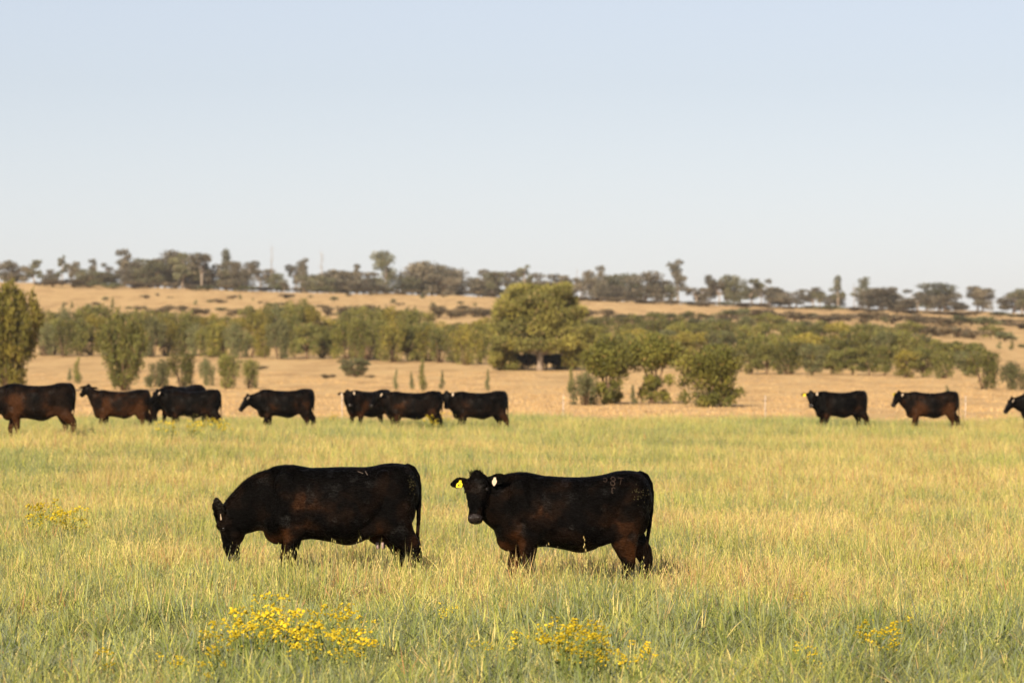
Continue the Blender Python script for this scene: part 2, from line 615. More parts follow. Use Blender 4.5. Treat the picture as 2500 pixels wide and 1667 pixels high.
# ------------------------------------------------------------------ cattle
def coat_mat(name):
    m, nt, out = new_mat(name)
    at = N(nt, 'ShaderNodeAttribute', attribute_name='col')
    tc = N(nt, 'ShaderNodeTexCoord')
    mp = N(nt, 'ShaderNodeMapping')
    mp.inputs['Scale'].default_value = (12, 26, 34)
    mp.inputs['Rotation'].default_value = (0, 0.5, 0)
    nt.links.new(tc.outputs['Object'], mp.inputs['Vector'])
    fz = N(nt, 'ShaderNodeTexNoise', Scale=2.2, Detail=5.0, Roughness=0.7)
    nt.links.new(mp.outputs[0], fz.inputs['Vector'])
    wz = N(nt, 'ShaderNodeTexNoise', Scale=9.0, Detail=3.0)
    nt.links.new(tc.outputs['Object'], wz.inputs['Vector'])
    mr = N(nt, 'ShaderNodeMapRange')
    mr.inputs[1].default_value, mr.inputs[2].default_value = 0.3, 0.7
    mr.inputs[3].default_value, mr.inputs[4].default_value = 0.30, 2.1
    nt.links.new(fz.outputs['Fac'], mr.inputs[0])
    mx = N(nt, 'ShaderNodeMix', data_type='RGBA', blend_type='MULTIPLY')
    mx.inputs['Factor'].default_value = 1.0
    nt.links.new(at.outputs['Color'], mx.inputs['A'])
    nt.links.new(mr.outputs[0], mx.inputs['B'])
    p = N(nt, 'ShaderNodeBsdfPrincipled', Roughness=0.55)
    p.inputs['Specular IOR Level'].default_value = 0.06
    nt.links.new(mx.outputs['Result'], p.inputs['Base Color'])
    rr = N(nt, 'ShaderNodeMapRange')
    rr.inputs[3].default_value, rr.inputs[4].default_value = 0.38, 0.62
    nt.links.new(wz.outputs['Fac'], rr.inputs[0])
    nt.links.new(rr.outputs[0], p.inputs['Roughness'])
    gz_ = N(nt, 'ShaderNodeTexNoise', Scale=5.5, Detail=4.0)      # slicker, greasier patches of coat
    nt.links.new(tc.outputs['Object'], gz_.inputs['Vector'])
    gm = N(nt, 'ShaderNodeMapRange')
    gm.inputs[1].default_value, gm.inputs[2].default_value = 0.55, 0.72
    gm.inputs[3].default_value, gm.inputs[4].default_value = 0.03, 0.19
    nt.links.new(gz_.outputs['Fac'], gm.inputs[0])
    st = N(nt, 'ShaderNodeMapRange')                                # sheen runs along the hair
    st.inputs[1].default_value, st.inputs[2].default_value = 0.40, 0.64
    st.inputs[3].default_value, st.inputs[4].default_value = 0.15, 2.6
    nt.links.new(fz.outputs['Fac'], st.inputs[0])
    gs = N(nt, 'ShaderNodeMath', operation='MULTIPLY')
    nt.links.new(gm.outputs[0], gs.inputs[0])
    nt.links.new(st.outputs[0], gs.inputs[1])
    nt.links.new(gs.outputs[0], p.inputs['Specular IOR Level'])
    b1 = N(nt, 'ShaderNodeBump', Strength=0.8, Distance=0.016)
    nt.links.new(fz.outputs['Fac'], b1.inputs['Height'])
    b2 = N(nt, 'ShaderNodeBump', Strength=0.6, Distance=0.05)
    nt.links.new(wz.outputs['Fac'], b2.inputs['Height'])
    nt.links.new(b1.outputs[0], b2.inputs['Normal'])
    nt.links.new(b2.outputs[0], p.inputs['Normal'])
    nt.links.new(p.outputs[0], out.inputs[0])
    return m


m_coat = coat_mat('cow_coat')
m_hair = leaf_mat('cow_hair', trans=0.0, gloss=0.002, rough=0.4)
m_nose = simple_mat('wet_nose', (0.017, 0.0125, 0.0115), rough=0.26, var=0.5, scale=60, bump=0.4, spec=0.3)
m_hoof = simple_mat('hoof_horn', (0.03, 0.026, 0.022), rough=0.5)
m_eye = simple_mat('eye', (0.006, 0.005, 0.005), rough=0.08, var=0.1, spec=0.6)
m_nostril = simple_mat('nostril', (0.002, 0.0015, 0.0015), rough=0.7, var=0.1, spec=0.05)
m_tag_y = simple_mat('yellow_tag', (0.80, 0.62, 0.02), rough=0.45, var=0.08)
m_tag_w = simple_mat('cream_tag', (0.50, 0.39, 0.28), rough=0.5, var=0.12)
m_ink = simple_mat('tag_ink', (0.02, 0.02, 0.02), rough=0.6, var=0.1)
m_teat = simple_mat('teat_skin', (0.30, 0.22, 0.21), rough=0.5, var=0.2)
m_scar = simple_mat('brand_scar', (0.034, 0.018, 0.011), rough=0.8, var=0.5, scale=90)
m_scar_pale = simple_mat('pale_brand_scar', (0.15, 0.115, 0.095), rough=0.8, var=0.5, scale=90)
m_mud = simple_mat('dried_dung', (0.05, 0.042, 0.012), rough=0.9, var=0.5, scale=120)


class Shell:
    def __init__(s):
        s.v, s.f = [], []

    def rings(s, rings):
        n = len(rings[0])
        o = len(s.v)
        for rg in rings:
            s.v += [tuple(p) for p in rg]
        for i in range(len(rings) - 1):
            for k in range(n):
                k2 = (k + 1) % n
                s.f.append((o + i * n + k, o + i * n + k2, o + (i + 1) * n + k2, o + (i + 1) * n + k))
        s.f.append(tuple(o + k for k in range(n - 1, -1, -1)))
        s.f.append(tuple(o + (len(rings) - 1) * n + k for k in range(n)))

    def section(s, c, side, up, w, hu, hd, e=0.85, n=26):
        out = []
        for k in range(n):
            a = 2 * math.pi * k / n
            sa, ca = math.sin(a), math.cos(a)
            yy = math.copysign(abs(sa) ** e, sa) * w
            zz = math.copysign(abs(ca) ** e, ca) * (hu if ca > 0 else hd)
            out.append(c + side * yy + up * zz)
        return out

    def limb(s, pts, n=16):
        """pts: (x,y,z, r_foreaft, r_side)"""
        P = [Vector(p[:3]) for p in pts]
        rings = []
        for i, p in enumerate(P):
            t = (P[min(i + 1, len(P) - 1)] - P[max(i - 1, 0)]).normalized()
            sd = Vector((0, 1, 0))
            sd = (sd - t * sd.dot(t)).normalized()
            fw = sd.cross(t)
            rings.append([p + fw * math.cos(2 * math.pi * k / n) * pts[i][3] + sd * math.sin(2 * math.pi * k / n) * pts[i][4] for k in range(n)])
        s.rings(rings)

    def ell(s, c, r, rx=0, ry=0, rz=0, n=14, m=9):
        M = Matrix.Rotation(rz, 3, 'Z') @ Matrix.Rotation(ry, 3, 'Y') @ Matrix.Rotation(rx, 3, 'X')
        rings = []
        for i in range(m):
            ph = math.pi * (i + 0.25) / (m - 0.5)
            rings.append([Vector(c) + M @ Vector((r[0] * math.sin(ph) * math.cos(2 * math.pi * k / n), r[1] * math.sin(ph) * math.sin(2 * math.pi * k / n), r[2] * math.cos(ph))) for k in range(n)])
        s.rings(rings)


def smooth_stations(st, sub=3):
    """Catmull-Rom on tuples"""
    st = [np.array(a, dtype=float) for a in st]
    out = []
    for i in range(len(st) - 1):
        p0, p1, p2, p3 = st[max(i - 1, 0)], st[i], st[i + 1], st[min(i + 2, len(st) - 1)]
        for k in range(sub):
            t = k / sub
            out.append(0.5 * (2 * p1 + (p2 - p0) * t + (2 * p0 - 5 * p1 + 4 * p2 - p3) * t * t + (3 * p1 - p0 - 3 * p2 + p3) * t ** 3))
    out.append(st[-1])
    return out


# torso: x, z top, z bottom, half width, height (0..1) of the widest point
TORSO = [(-0.800, 1.10, 0.78, 0.08, .45), (-0.765, 1.20, 0.68, 0.145, .42), (-0.70, 1.285, 0.60, 0.20, .42), (-0.60, 1.312, 0.555, 0.245, .45), (-0.48, 1.318, 0.552, 0.275, .45),
         (-0.38, 1.300, 0.572, 0.30, .42), (-0.28, 1.282, 0.582, 0.335, .40), (-0.085, 1.270, 0.550, 0.375, .38), (0.065, 1.268, 0.520, 0.385, .38),
         (0.214, 1.280, 0.560, 0.365, .42), (0.314, 1.297, 0.625, 0.335, .48), (0.413, 1.325, 0.69, 0.30, .55), (0.513, 1.333, 0.76, 0.285, .55),
         (0.613, 1.325, 0.83, 0.25, .52), (0.692, 1.283, 0.86, 0.205, .50), (0.745, 1.20, 0.90, 0.15, .5), (0.768, 1.10, 0.96, 0.08, .5)]

POSES = {
    # neck stations: centre, up vector, half width, half height up / down ; head: poll point, axis, forehead normal
    'look': dict(neck=[((-.56, 0, 1.0), (0, 0, 1), .24, .30, .37), ((-.70, -.02, 1.015), (0, 0, 1), .20, .272, .31), ((-.82, -.06, 1.05), (0, 0, 1), .155, .232, .25),
                       ((-.91, -.10, 1.10), (-.1, 0, 1), .125, .172, .20), ((-.95, -.16, 1.14), (-.1, -.3, 1), .10, .12, .15)],
                 poll=(-.965, -.17, 1.292), axis=(-.09, -.42, -.90), nrm=(-.42, -.85, .40)),
    'half': dict(neck=[((-.56, 0, 1.0), (0, 0, 1), .24, .30, .37), ((-.70, -.01, 1.02), (0, 0, 1), .20, .27, .30), ((-.83, -.03, 1.07), (-.1, 0, 1), .15, .225, .24),
                       ((-.93, -.06, 1.13), (-.2, 0, 1), .12, .165, .19), ((-.98, -.10, 1.16), (-.3, 0, 1), .10, .12, .14)],
                 poll=(-1.0, -.10, 1.30), axis=(-.48, -.30, -.82), nrm=(-.72, -.50, .55)),
    'profile': dict(neck=[((-.56, 0, 1.0), (0, 0, 1), .24, .30, .37), ((-.70, 0, 1.0), (0, 0, 1), .20, .265, .31), ((-.84, .0, 1.0), (-.1, 0, 1), .15, .205, .24),
                          ((-.96, .0, 1.02), (-.15, 0, 1), .115, .15, .18), ((-1.03, 0, 1.03), (-.3, 0, 1), .10, .11, .13)],
                    poll=(-1.05, 0, 1.15), axis=(-.52, -.10, -.84), nrm=(-.84, -.15, .52)),
    'graze': dict(neck=[((-.56, 0, 1.0), (0, 0, 1), .24, .29, .38), ((-.70, 0, .985), (-.12, 0, 1), .205, .285, .36), ((-.82, 0, .945), (-.35, 0, 1), .165, .265, .31),
                        ((-.94, 0, .885), (-.6, 0, 1), .135, .215, .255), ((-1.05, 0, .81), (-.7, 0, .8), .125, .17, .22), ((-1.14, 0, .735), (-.85, 0, .5), .115, .125, .17)],
                  poll=(-1.22, 0, .825), axis=(.24, -.05, -.97), nrm=(-.97, -.12, -.24)),
    'away': dict(neck=[((-.56, 0, 1.0), (0, 0, 1), .24, .30, .37), ((-.68, .02, 1.04), (-.1, 0, 1), .20, .27, .32), ((-.78, .06, 1.12), (-.2, 0, 1), .145, .22, .26),
                       ((-.86, .12, 1.21), (-.3, 0, 1), .115, .16, .19), ((-.90, .17, 1.27), (-.3, 0, 1), .10, .11, .13)],
                 poll=(-.92, .18, 1.44), axis=(-.45, .72, -.50), nrm=(-.30, .60, .75)),
    'back': dict(neck=[((-.56, 0, 1.0), (0, 0, 1), .24, .30, .37), ((-.68, -.08, 1.0), (0, 0, 1), .20, .26, .30), ((-.76, -.20, 1.02), (0, 0, 1), .15, .22, .24),
                       ((-.78, -.32, 1.04), (0, 0, 1), .12, .165, .19), ((-.76, -.40, 1.05), (0, -.2, 1), .10, .12, .14)],
                 poll=(-.75, -.43, 1.19), axis=(.10, -.55, -.82), nrm=(.1, -.82, .55)),
}
# hoof x positions: near fore, far fore, near hind, far hind ; the near side is -y
STANCE = {'a': (-.47, -.60, .46, .66), 'b': (-.50, -.56, .66, .50), 'c': (-.42, -.62, .70, .48), 'd': (-.58, -.44, .50, .70)}


def build_cow(label, px, d, yaw_deg, pose, stance, size=1.0, brown=0.0, voxel=0.02, hair=0, tags='yw', tailsway=0.0, seed=1,
              graze_drop=0.0, udder=False, text=None, brand=False, sway=0.0, back=0.0, flip=False, group='black cattle grazing the oat pasture', tail_swing=0.0):
    rs = np.random.default_rng(seed)
    S = Shell()
    Yv, Zv = Vector((0, 1, 0)), Vector((0, 0, 1))
    # --- trunk
    rings = []
    for x, zt, zb, w, q in smooth_stations(TORSO):
        zb = zb - sway * math.exp(-((x - .08) / .3) ** 2)
        zt = zt + back * math.exp(-((x - .02) / .24) ** 2)
        zc = zb + (zt - zb) * q
        rings.append(S.section(Vector((x, 0, zc)), Yv, Zv, w, zt - zc, zc - zb, .86))
    S.rings(rings)
    # --- bone and muscle under the hide
    for sd in (-1, 1):
        S.ell((-.50, sd * .185, .98), (.15, .105, .29), ry=-.25)            # shoulder blade
        S.ell((-.555, sd * .19, .80), (.13, .085, .15))                     # point of shoulder
        S.ell((-.42, sd * .20, .70), (.12, .075, .11))                      # elbow
        S.ell((.43, sd * .235, 1.215), (.075, .055, .06))                   # hook bone
        S.ell((.50, sd * .175, 1.02), (.20, .125, .25), ry=.15)             # haunch
        S.ell((.40, sd * .215, .79), (.14, .085, .17), ry=.45)              # stifle
        S.ell((.655, sd * .11, 1.06), (.10, .085, .17))
        S.ell((.615, sd * .135, .88), (.125, .09, .20))                     # pin
        S.ell((.02, sd * .22, .80), (.30, .175, .22))                       # barrel
    S.ell((-.62, 0, .66), (.15, .12, .13))                                  # brisket
    S.ell((-.53, 0, 1.232), (.17, .09, .085))                               # withers
    # --- legs
    nf, ff, nh, fh = STANCE[stance]
    for sd, fx, hx in ((-1, nf, nh), (1, ff, fh)):
        y = sd * .175
        S.limb([(-.50, y, .90, .13, .09), (-.46, y, .74, .125, .085), (-.455 * .6 + fx * .4, y, .60, .098, .072), (fx * .8 - .45 * .2 + .0, y * .97, .47, .072, .06),
                (fx, y * .94, .36, .058, .052), (fx + .005, y * .93, .30, .046, .042), (fx + .01, y * .92, .18, .037, .034), (fx, y * .92, .115, .046, .044),
                (fx - .02, y * .92, .07, .042, .044), (fx - .035, y * .92, .035, .056, .054), (fx - .045, y * .92, 0.0, .066, .06)])
        y = sd * .185
        hk = hx + .075
        S.limb([(.52, y * .95, 1.05, .21, .12), (.50, y, .90, .205, .115), (.47 * .7 + hx * .3, y, .76, .18, .105), (.46 * .4 + hk * .6 - .015, y, .62, .132, .085),
                (hk - .022, y * .95, .50, .090, .060), (hk - .004, y * .93, .42, .066, .050), (hk - .02, y * .92, .34, .052, .042), (hk - .045, y * .92, .20, .040, .036),
                (hk - .06, y * .92, .115, .048, .046), (hk - .085, y * .92, .07, .043, .044), (hk - .10, y * .92, .035, .056, .054), (hk - .11, y * .92, 0.0, .066, .06)])
    # --- flank folds
    for sd in (-1, 1):
        S.limb([(.20, sd * .27, .66, .08, .06), (.30, sd * .25, .70, .09, .06), (.38, sd * .22, .78, .10, .06)], n=10)
    if udder:
        S.ell((.39, 0, .63), (.14, .13, .11))
    # --- neck
    ps = POSES[pose]
    st = [tuple(c) + tuple(Vector(u).normalized()) + (w, hu, hd) for c, u, w, hu, hd in ps['neck']]
    poll, ax = Vector(ps['poll']), Vector(ps['axis']).normalized()
    nr = Vector(ps['nrm'])
    nr = (nr - ax * nr.dot(ax)).normalized()
    lat = nr.cross(ax).normalized()          # towards the animal's right
    hb = poll + ax * .10 - nr * .065
    st.append(tuple(hb) + tuple((nr * .4 - ax * .6).normalized() if pose != 'graze' else (nr * .8 - ax * .4).normalized()) + (.095, .10, .11))
    ss = smooth_stations(st)
    rings = []
    for i, a in enumerate(ss):
        c, u = Vector(a[:3]), Vector(a[3:6]).normalized()
        t = (Vector(ss[min(i + 1, len(ss) - 1)][:3]) - Vector(ss[max(i - 1, 0)][:3])).normalized()
        sdv = t.cross(u).normalized()
        u2 = sdv.cross(t).normalized()
        u = (u * .6 + u2 * .4).normalized() if u2.dot(u) > 0 else u
        rings.append(S.section(c, sdv, u, a[6], a[7], a[8], .92))
    S.rings(rings)

    # --- head
    def H(u, v, w):
        return poll + ax * u + lat * v + nr * w
    HD = [(-.035, .045, .02, .075, -.05), (-.015, .075, .035, .10, -.04), (.03, .106, .052, .135, -.03), (.09, .122, .056, .165, -.03), (.15, .121, .052, .175, -.03), (.21, .104, .048, .162, -.03),
          (.27, .083, .046, .130, -.03), (.33, .068, .046, .118, -.028), (.38, .065, .046, .105, -.03), (.42, .072, .048, .098, -.032), (.455, .075, .046, .086, -.036), (.478, .065, .036, .066, -.04), (.490, .035, .018, .03, -.045)]
    rings = []
    for u, w, hu, hd, off in smooth_stations(HD, 2):
        rings.append(S.section(H(u, 0, off), lat, nr, w, hu, hd, .88))
    S.rings(rings)
    hM = Matrix((ax, lat, nr)).transposed()

    def hell(u, v, w, r):
        V, m_, n_ = [], 8, 12
        rings = []
        for i in range(m_):
            ph = math.pi * (i + .25) / (m_ - .5)
            rings.append([H(u, v, w) + hM @ Vector((r[0] * math.cos(ph), r[1] * math.sin(ph) * math.cos(2 * math.pi * k / n_), r[2] * math.sin(ph) * math.sin(2 * math.pi * k / n_))) for k in range(n_)])
        S.rings(rings)
    for sd in (-1, 1):
        hell(.112, sd * .100, .012, (.045, .030, .030))       # brow
        hell(.255, sd * .062, .002, (.085, .020, .020))      # cheek crest
        hell(.19, sd * .082, -.04, (.07, .03, .05))          # cheek
        hell(.20, sd * .075, -.11, (.09, .03, .06))          # jaw
        hell(.448, sd * .040, -.005, (.028, .026, .022))     # nostril rim
    hell(-.01, 0, .0, (.045, .06, .045))                     # poll knob
    hell(.452, 0, -.085, (.035, .045, .025))                 # chin
    if pose == 'graze':
        S.ell((-1.065, 0, .63), (.115, .085, .115))             # jowl and throat
        S.ell((-1.10, 0, .52), (.075, .07, .09))                # lower jaw
    # --- ears: cupped leaves
    ear_info = []
    for sd in (-1, 1):
        base = H(.045, sd * .095, -.035)
        dirv = (lat * sd * .95 - nr * .16 - ax * .06).normalized()
        if pose == 'graze':
            dirv = (lat * sd * .38 - ax * .9 + nr * .10).normalized()
        fv = nr if pose != 'graze' else lat * sd * .9 + nr * .35
        facing = (fv - dirv * fv.dot(dirv)).normalized()
        wid = dirv.cross(facing).normalized()
        prof = [(0, .030, .030), (.035, .044, .027), (.08, .062, .018), (.13, .066, .015), (.175, .052, .014), (.21, .028, .012), (.232, .009, .007)]
        rings = []
        for l, w, th in prof:
            rg = []
            for k in range(14):
                a = 2 * math.pi * k / 14
                yy, zz = math.cos(a) * w, math.sin(a) * th
                cup = 5.5 * yy * yy
                rg.append(base + dirv * l + wid * yy + facing * (zz + cup - .01))
            rings.append(rg)
        S.rings(rings)
        ear_info.append((base, dirv, wid, facing))
    # --- tail
    tl = [(.635, 0, 1.295, .045, .05), (.705, 0, 1.270, .042, .046), (.748, 0, 1.20, .036, .040), (.766, 0, 1.10, .031, .033), (.770 + tail_swing * .2, tailsway * .2, .95, .027, .029),
          (.764 + tail_swing * .6, tailsway * .6, .78, .023, .025), (.754 + tail_swing, tailsway, .62, .020, .022), (.748 + tail_swing, tailsway, .52, .017, .018)]
    S.limb(tl, n=10)

    me0 = bpy.data.meshes.new('tmp')
    me0.from_pydata(S.v, [], S.f)
    me0.update()
    tmp = bpy.data.objects.new('tmp', me0)
    COL.objects.link(tmp)
    rm = tmp.modifiers.new('r', 'REMESH')
    rm.mode = 'VOXEL'
    rm.voxel_size = voxel
    sm = tmp.modifiers.new('s', 'SMOOTH')
    sm.factor = 0.5
    sm.iterations = max(3, int(round(.075 / voxel)))
    dg = bpy.context.evaluated_depsgraph_get()
    me = bpy.data.meshes.new_from_object(tmp.evaluated_get(dg))
    bpy.data.objects.remove(tmp)
    me.name = 'cow'
    nv = len(me.vertices)
    co = np.empty(nv * 3, dtype=np.float32)
    me.vertices.foreach_get('co', co)
    co = co.reshape(-1, 3)
    no = np.empty(nv * 3, dtype=np.float32)
    me.vertices.foreach_get('normal', no)
    no = no.reshape(-1, 3)

    # --- hide folds on shoulder and ribs (real relief)
    if voxel < .015:
        fold = np.array([mnoise.noise(Vector((p[0] * 26 + p[2] * 14, p[1] * 6, p[2] * 22 - p[0] * 10))) for p in co])
        msk = np.exp(-((co[:, 0] + .40) / .14) ** 2 - ((co[:, 2] - .86) / .16) ** 2) + .7 * np.exp(-((co[:, 0] + .02) / .22) ** 2 - ((co[:, 2] - .92) / .16) ** 2) + .25
        msk *= (co[:, 0] > -.75)
        co = co + no * (fold * msk * .0085)[:, None]
        me.vertices.foreach_set('co', co.ravel())
        me.update()
    # --- coat colour: black with sun-browned patches on shoulder, flank, belly and legs
    n1 = np.array([mnoise.fractal(Vector((p[0] * 2.6 + seed * 3.7, p[1] * 2.6, p[2] * 2.6)), 1, 2, 3) for p in co])
    n2 = np.array([mnoise.noise(Vector((p[0] * 7 + seed, p[1] * 7, p[2] * 9))) for p in co])
    x, yv, z = co[:, 0], co[:, 1], co[:, 2]
    low = sstep(.95, .45, z) * .6
    shoulder = np.exp(-((x + .42) / .16) ** 2 - ((z - .85) / .28) ** 2) * .9
    flank = np.exp(-((x - .33) / .14) ** 2 - ((z - .72) / .18) ** 2) * .6
    legs = sstep(.62, .40, z) * .5 + sstep(.9, .6, z) * sstep(.5, .66, x) * .9
    inner = sstep(.17, .08, np.abs(yv)) * sstep(.75, .5, z) * .8
    thigh = np.exp(-((x - .52) / .13) ** 2 - ((z - .78) / .20) ** 2) * .7
    elbow = np.exp(-((x + .55) / .09) ** 2 - ((z - .62) / .09) ** 2) * .9
    b = (.06 + brown) + low * .30 + (shoulder + flank + thigh) * (.45 + brown) + elbow * .6 + legs * (.35 + brown * .6) + inner + .38 * n1 + .16 * n2
    b = b * (1 - .75 * sstep(-.86, -.98, x)) * (1 - .6 * sstep(1.18, 1.28, z))
    n3 = np.array([mnoise.fractal(Vector((p[0] * 4.2 + seed * 1.3, p[1] * 4, p[2] * 4.6 + 9)), 1, 2, 3) for p in co])
    b = b + (.30 * sstep(.05, .30, n3) - .35 * sstep(.0, .35, -n3)) * (1 if voxel < .015 else .45)
    b = np.clip(b, 0, 1)[:, None]
    black, brn, rust = np.array([.0009, .0007, .0006]), np.array([.0060, .0032, .0019]), np.array([.032, .0125, .0046])
    col = black * (1 - np.clip(b * 2, 0, 1)) + brn * np.clip(b * 2, 0, 1)
    col = col * (1 - np.clip(b * 2 - 1, 0, 1)) + rust * np.clip(b * 2 - 1, 0, 1)
    a = me.color_attributes.new('col', 'FLOAT_COLOR', 'POINT')
    c4 = np.ones((nv, 4), dtype=np.float32)
    c4[:, :3] = col
    a.data.foreach_set('color', c4.ravel())
    me.materials.clear()
    for m in (m_coat, m_nose, m_hoof):
        me.materials.append(m)
    nf_ = len(me.polygons)
    cen = np.empty(nf_ * 3, dtype=np.float32)
    me.polygons.foreach_get('center', cen)
    cen = cen.reshape(-1, 3)
    rel = cen - np.array(H(0, 0, -.03))
    uu = rel @ np.array(ax)
    ww = rel @ np.array(nr)
    vv = rel @ np.array(lat)
    isn = (uu > .418 + .35 * np.abs(vv) ** 1.3 - .0 * ww) & (uu < .56) & (np.abs(vv) < .1) & (ww > -.055)
    mi = np.where(isn, 1, np.where(cen[:, 2] < .055, 2, 0)).astype(np.int32)
    me.polygons.foreach_set('material_index', mi)
    me.polygons.foreach_set('use_smooth', np.ones(nf_, dtype=bool))

    wx = sx(px, d)
    root = empty('cow', (wx, d, gz(wx, d) - .015), math.radians(yaw_deg), (-size if flip else size, size, size))
    tag(root, label, 'cow', group)
    body = link(bpy.data.objects.new('body', me), root)

    # --- eyes and nostrils set on the finished hide
    tree = BVHTree.FromPolygons([tuple(v) for v in co], [tuple(p.vertices) for p in me.polygons])
    for sd in (-1, 1):
        out_ = (lat * sd * .9 + nr * .45).normalized()
        hit = tree.ray_cast(H(.150, sd * .10, -.022) + out_ * .25, -out_)
        ec = (hit[0] if hit[0] is not None else H(.150, sd * .11, -.02)) - out_ * .008
        E = MB()
        V, F = [], []
        for i in range(6):
            ph = math.pi * i / 5
            for k in range(10):
                V.append(ec + Vector((math.sin(ph) * math.cos(k * .628), math.sin(ph) * math.sin(k * .628), math.cos(ph))) * .0195)
        for i in range(5):
            for k in range(10):
                F.append((i * 10 + k, i * 10 + (k + 1) % 10, i * 10 + 10 + (k + 1) % 10, i * 10 + 10 + k))
        E.add(V, F)
        eo = E.build('eye', [m_eye], root, colors=False)
        if voxel < .015:
            for q, (du, rr_) in enumerate(((-.017, .0075), (.018, .0065))):       # upper and lower lid folds
                K = MB()
                pts = []
                for t in (-1, -.5, 0, .5, 1):
                    side_ = (nr - out_ * nr.dot(out_)).normalized()
                    p = ec + ax * (du * (1 - .55 * t * t)) + side_ * t * .027 + out_ * (.014 - .010 * t * t)
                    pts.append(p)
                K.tube(pts, [rr_ * .4, rr_, rr_ * 1.1, rr_, rr_ * .4], 7)
                K.c = [(.009, .0065, .005)] * len(K.v)
                K.build('eyelid', [m_coat], eo)
            o0 = H(.60, sd * .036, -.030)
            hit = tree.ray_cast(o0, -ax)
            c0 = hit[0] if hit[0] is not None else H(.48, sd * .036, -.03)
            nn = hit[1] if hit[0] is not None else ax
            e1 = (lat * sd * .75 + nr * .65)
            e1 = (e1 - nn * e1.dot(nn)).normalized()
            e2 = nn.cross(e1)
            Q = MB()
            ring = [c0 + e1 * math.cos(k * .5236) * .019 + e2 * math.sin(k * .5236) * .0095 + nn * .0035 for k in range(12)]
            ring2 = [p - nn * .02 for p in ring]
            Q.add(ring + ring2, [tuple(range(12))] + [(k, (k + 1) % 12, 12 + (k + 1) % 12, 12 + k) for k in range(12)])
            Q.build('nostril', [m_nostril], root, colors=False)
    # --- ear tags: first letter the animal's right ear (seen left when it faces us), then its left ear
    for (base, dirv, wid, facing), sd, kind in zip(ear_info, (-1, 1), (tags[0], tags[1])):
        if kind == '-':
            continue
        down = Vector((0, 0, -1))
        down = (down - facing * down.dot(facing)).normalized()
        across = down.cross(facing).normalized()
        c0 = base + dirv * (.085 if pose != 'graze' else .045) + facing * .026 + down * .030
        big = 1.0 if voxel < .015 else 1.2
        if pose == 'graze':
            across = across * .3          # the tag hangs edge-on
        if kind == 'y':
            out2 = [(-.012, -.042), (.012, -.042), (.016, -.018), (.034, -.008), (.036, .022), (.030, .034), (-.030, .034), (-.036, .022), (-.034, -.008), (-.016, -.018)]
        else:
            out2 = [(-.010, -.040), (.010, -.040), (.014, -.018), (.024, -.004), (.022, .02), (.006, .05), (-.006, .05), (-.022, .02), (-.024, -.004), (-.014, -.018)]
        T = MB()
        m_ = len(out2)
        f0 = [c0 + across * (u * big) + down * (v * big) + facing * .002 for u, v in out2]
        f1 = [p - facing * .004 for p in f0]
        T.add(f0 + f1, [tuple(range(m_)), tuple(range(2 * m_ - 1, m_ - 1, -1))] + [(k, m_ + k, m_ + (k + 1) % m_, (k + 1) % m_) for k in range(m_)])
        to = T.build('ear_tag', [m_tag_y if kind == 'y' else m_tag_w], root, smooth=False, colors=False)
        to['label'] = 'yellow plastic ear tag' if kind == 'y' else 'pale cream plastic ear tag'
        if text and kind == 'y':
            fc = bpy.data.curves.new('t', 'FONT')
            fc.body = text
            fc.size = .036
            fc.align_x, fc.align_y = 'CENTER', 'CENTER'
            fc.extrude = .0006
            fc.offset = .0011
            fo = bpy.data.objects.new('t', fc)
            COL.objects.link(fo)
            tm = bpy.data.meshes.new_from_object(fo.evaluated_get(bpy.context.evaluated_depsgraph_get()))
            bpy.data.objects.remove(fo)
            tm.materials.append(m_ink)
            R = Matrix((-across, -down, facing)).transposed().to_4x4()
            if (-across).cross(-down).dot(facing) < 0:
                R = Matrix((across, -down, facing)).transposed().to_4x4()
            R.translation = c0 + facing * .0032 + down * .012
            tm.transform(R)
            link(bpy.data.objects.new('tag_number', tm), to)
    # --- tail switch, poll tuft
    K = MB()
    end = Vector((tl[-1][0], tl[-1][1], .56))
    for k in range(150 if voxel < .015 else 50):
        l = rs.uniform(.16, .34)
        a, rr = rs.uniform(0, 6.28), rs.uniform(0, .022)
        b0 = end + Vector((math.cos(a) * rr, math.sin(a) * rr, rs.uniform(-.1, .06)))
        sp = rs.uniform(.4, 1.6)
        mid = b0 + Vector((math.cos(a) * .022 * sp, math.sin(a) * .02 * sp, -l * .5))
        tip = b0 + Vector((math.cos(a) * .012 * sp + rs.normal(0, .012), math.sin(a) * .012 * sp, -l))
        wv = Vector((.0045 if voxel < .015 else .009, 0, 0))
        K.add([b0 - wv, b0 + wv, mid + wv, mid - wv, tip], [(0, 1, 2, 3), (3, 2, 4)], tuple(np.array([.0032, .0021, .0016]) * rs.uniform(.6, 2.0)))
    sw = K.build('tail_switch', [m_hair], root)
    K = MB()
    for k in range(170 if voxel < .015 else 0):
        a, b_ = rs.uniform(-.075, .075), rs.uniform(-.03, .06)
        b0 = H(b_, a * (1 - b_ * 4 if b_ > 0 else 1), .015 + .02 * (1 - (a / .075) ** 2))
        dr = (Vector((0, 0, 1)) * .8 - ax * .4 + nr * .45 + lat * a * 5 + Vector(rs.normal(0, .28, 3))).normalized()
        l = rs.uniform(.02, .055)
        wv = lat * .0028
        K.add([b0 - wv, b0 + wv, b0 + dr * l], [(0, 1, 2)], tuple(np.array([.003, .0022, .0018]) * rs.uniform(.6, 2.2)))
    if voxel < .015:
        K.build('poll_tuft', [m_hair], root)
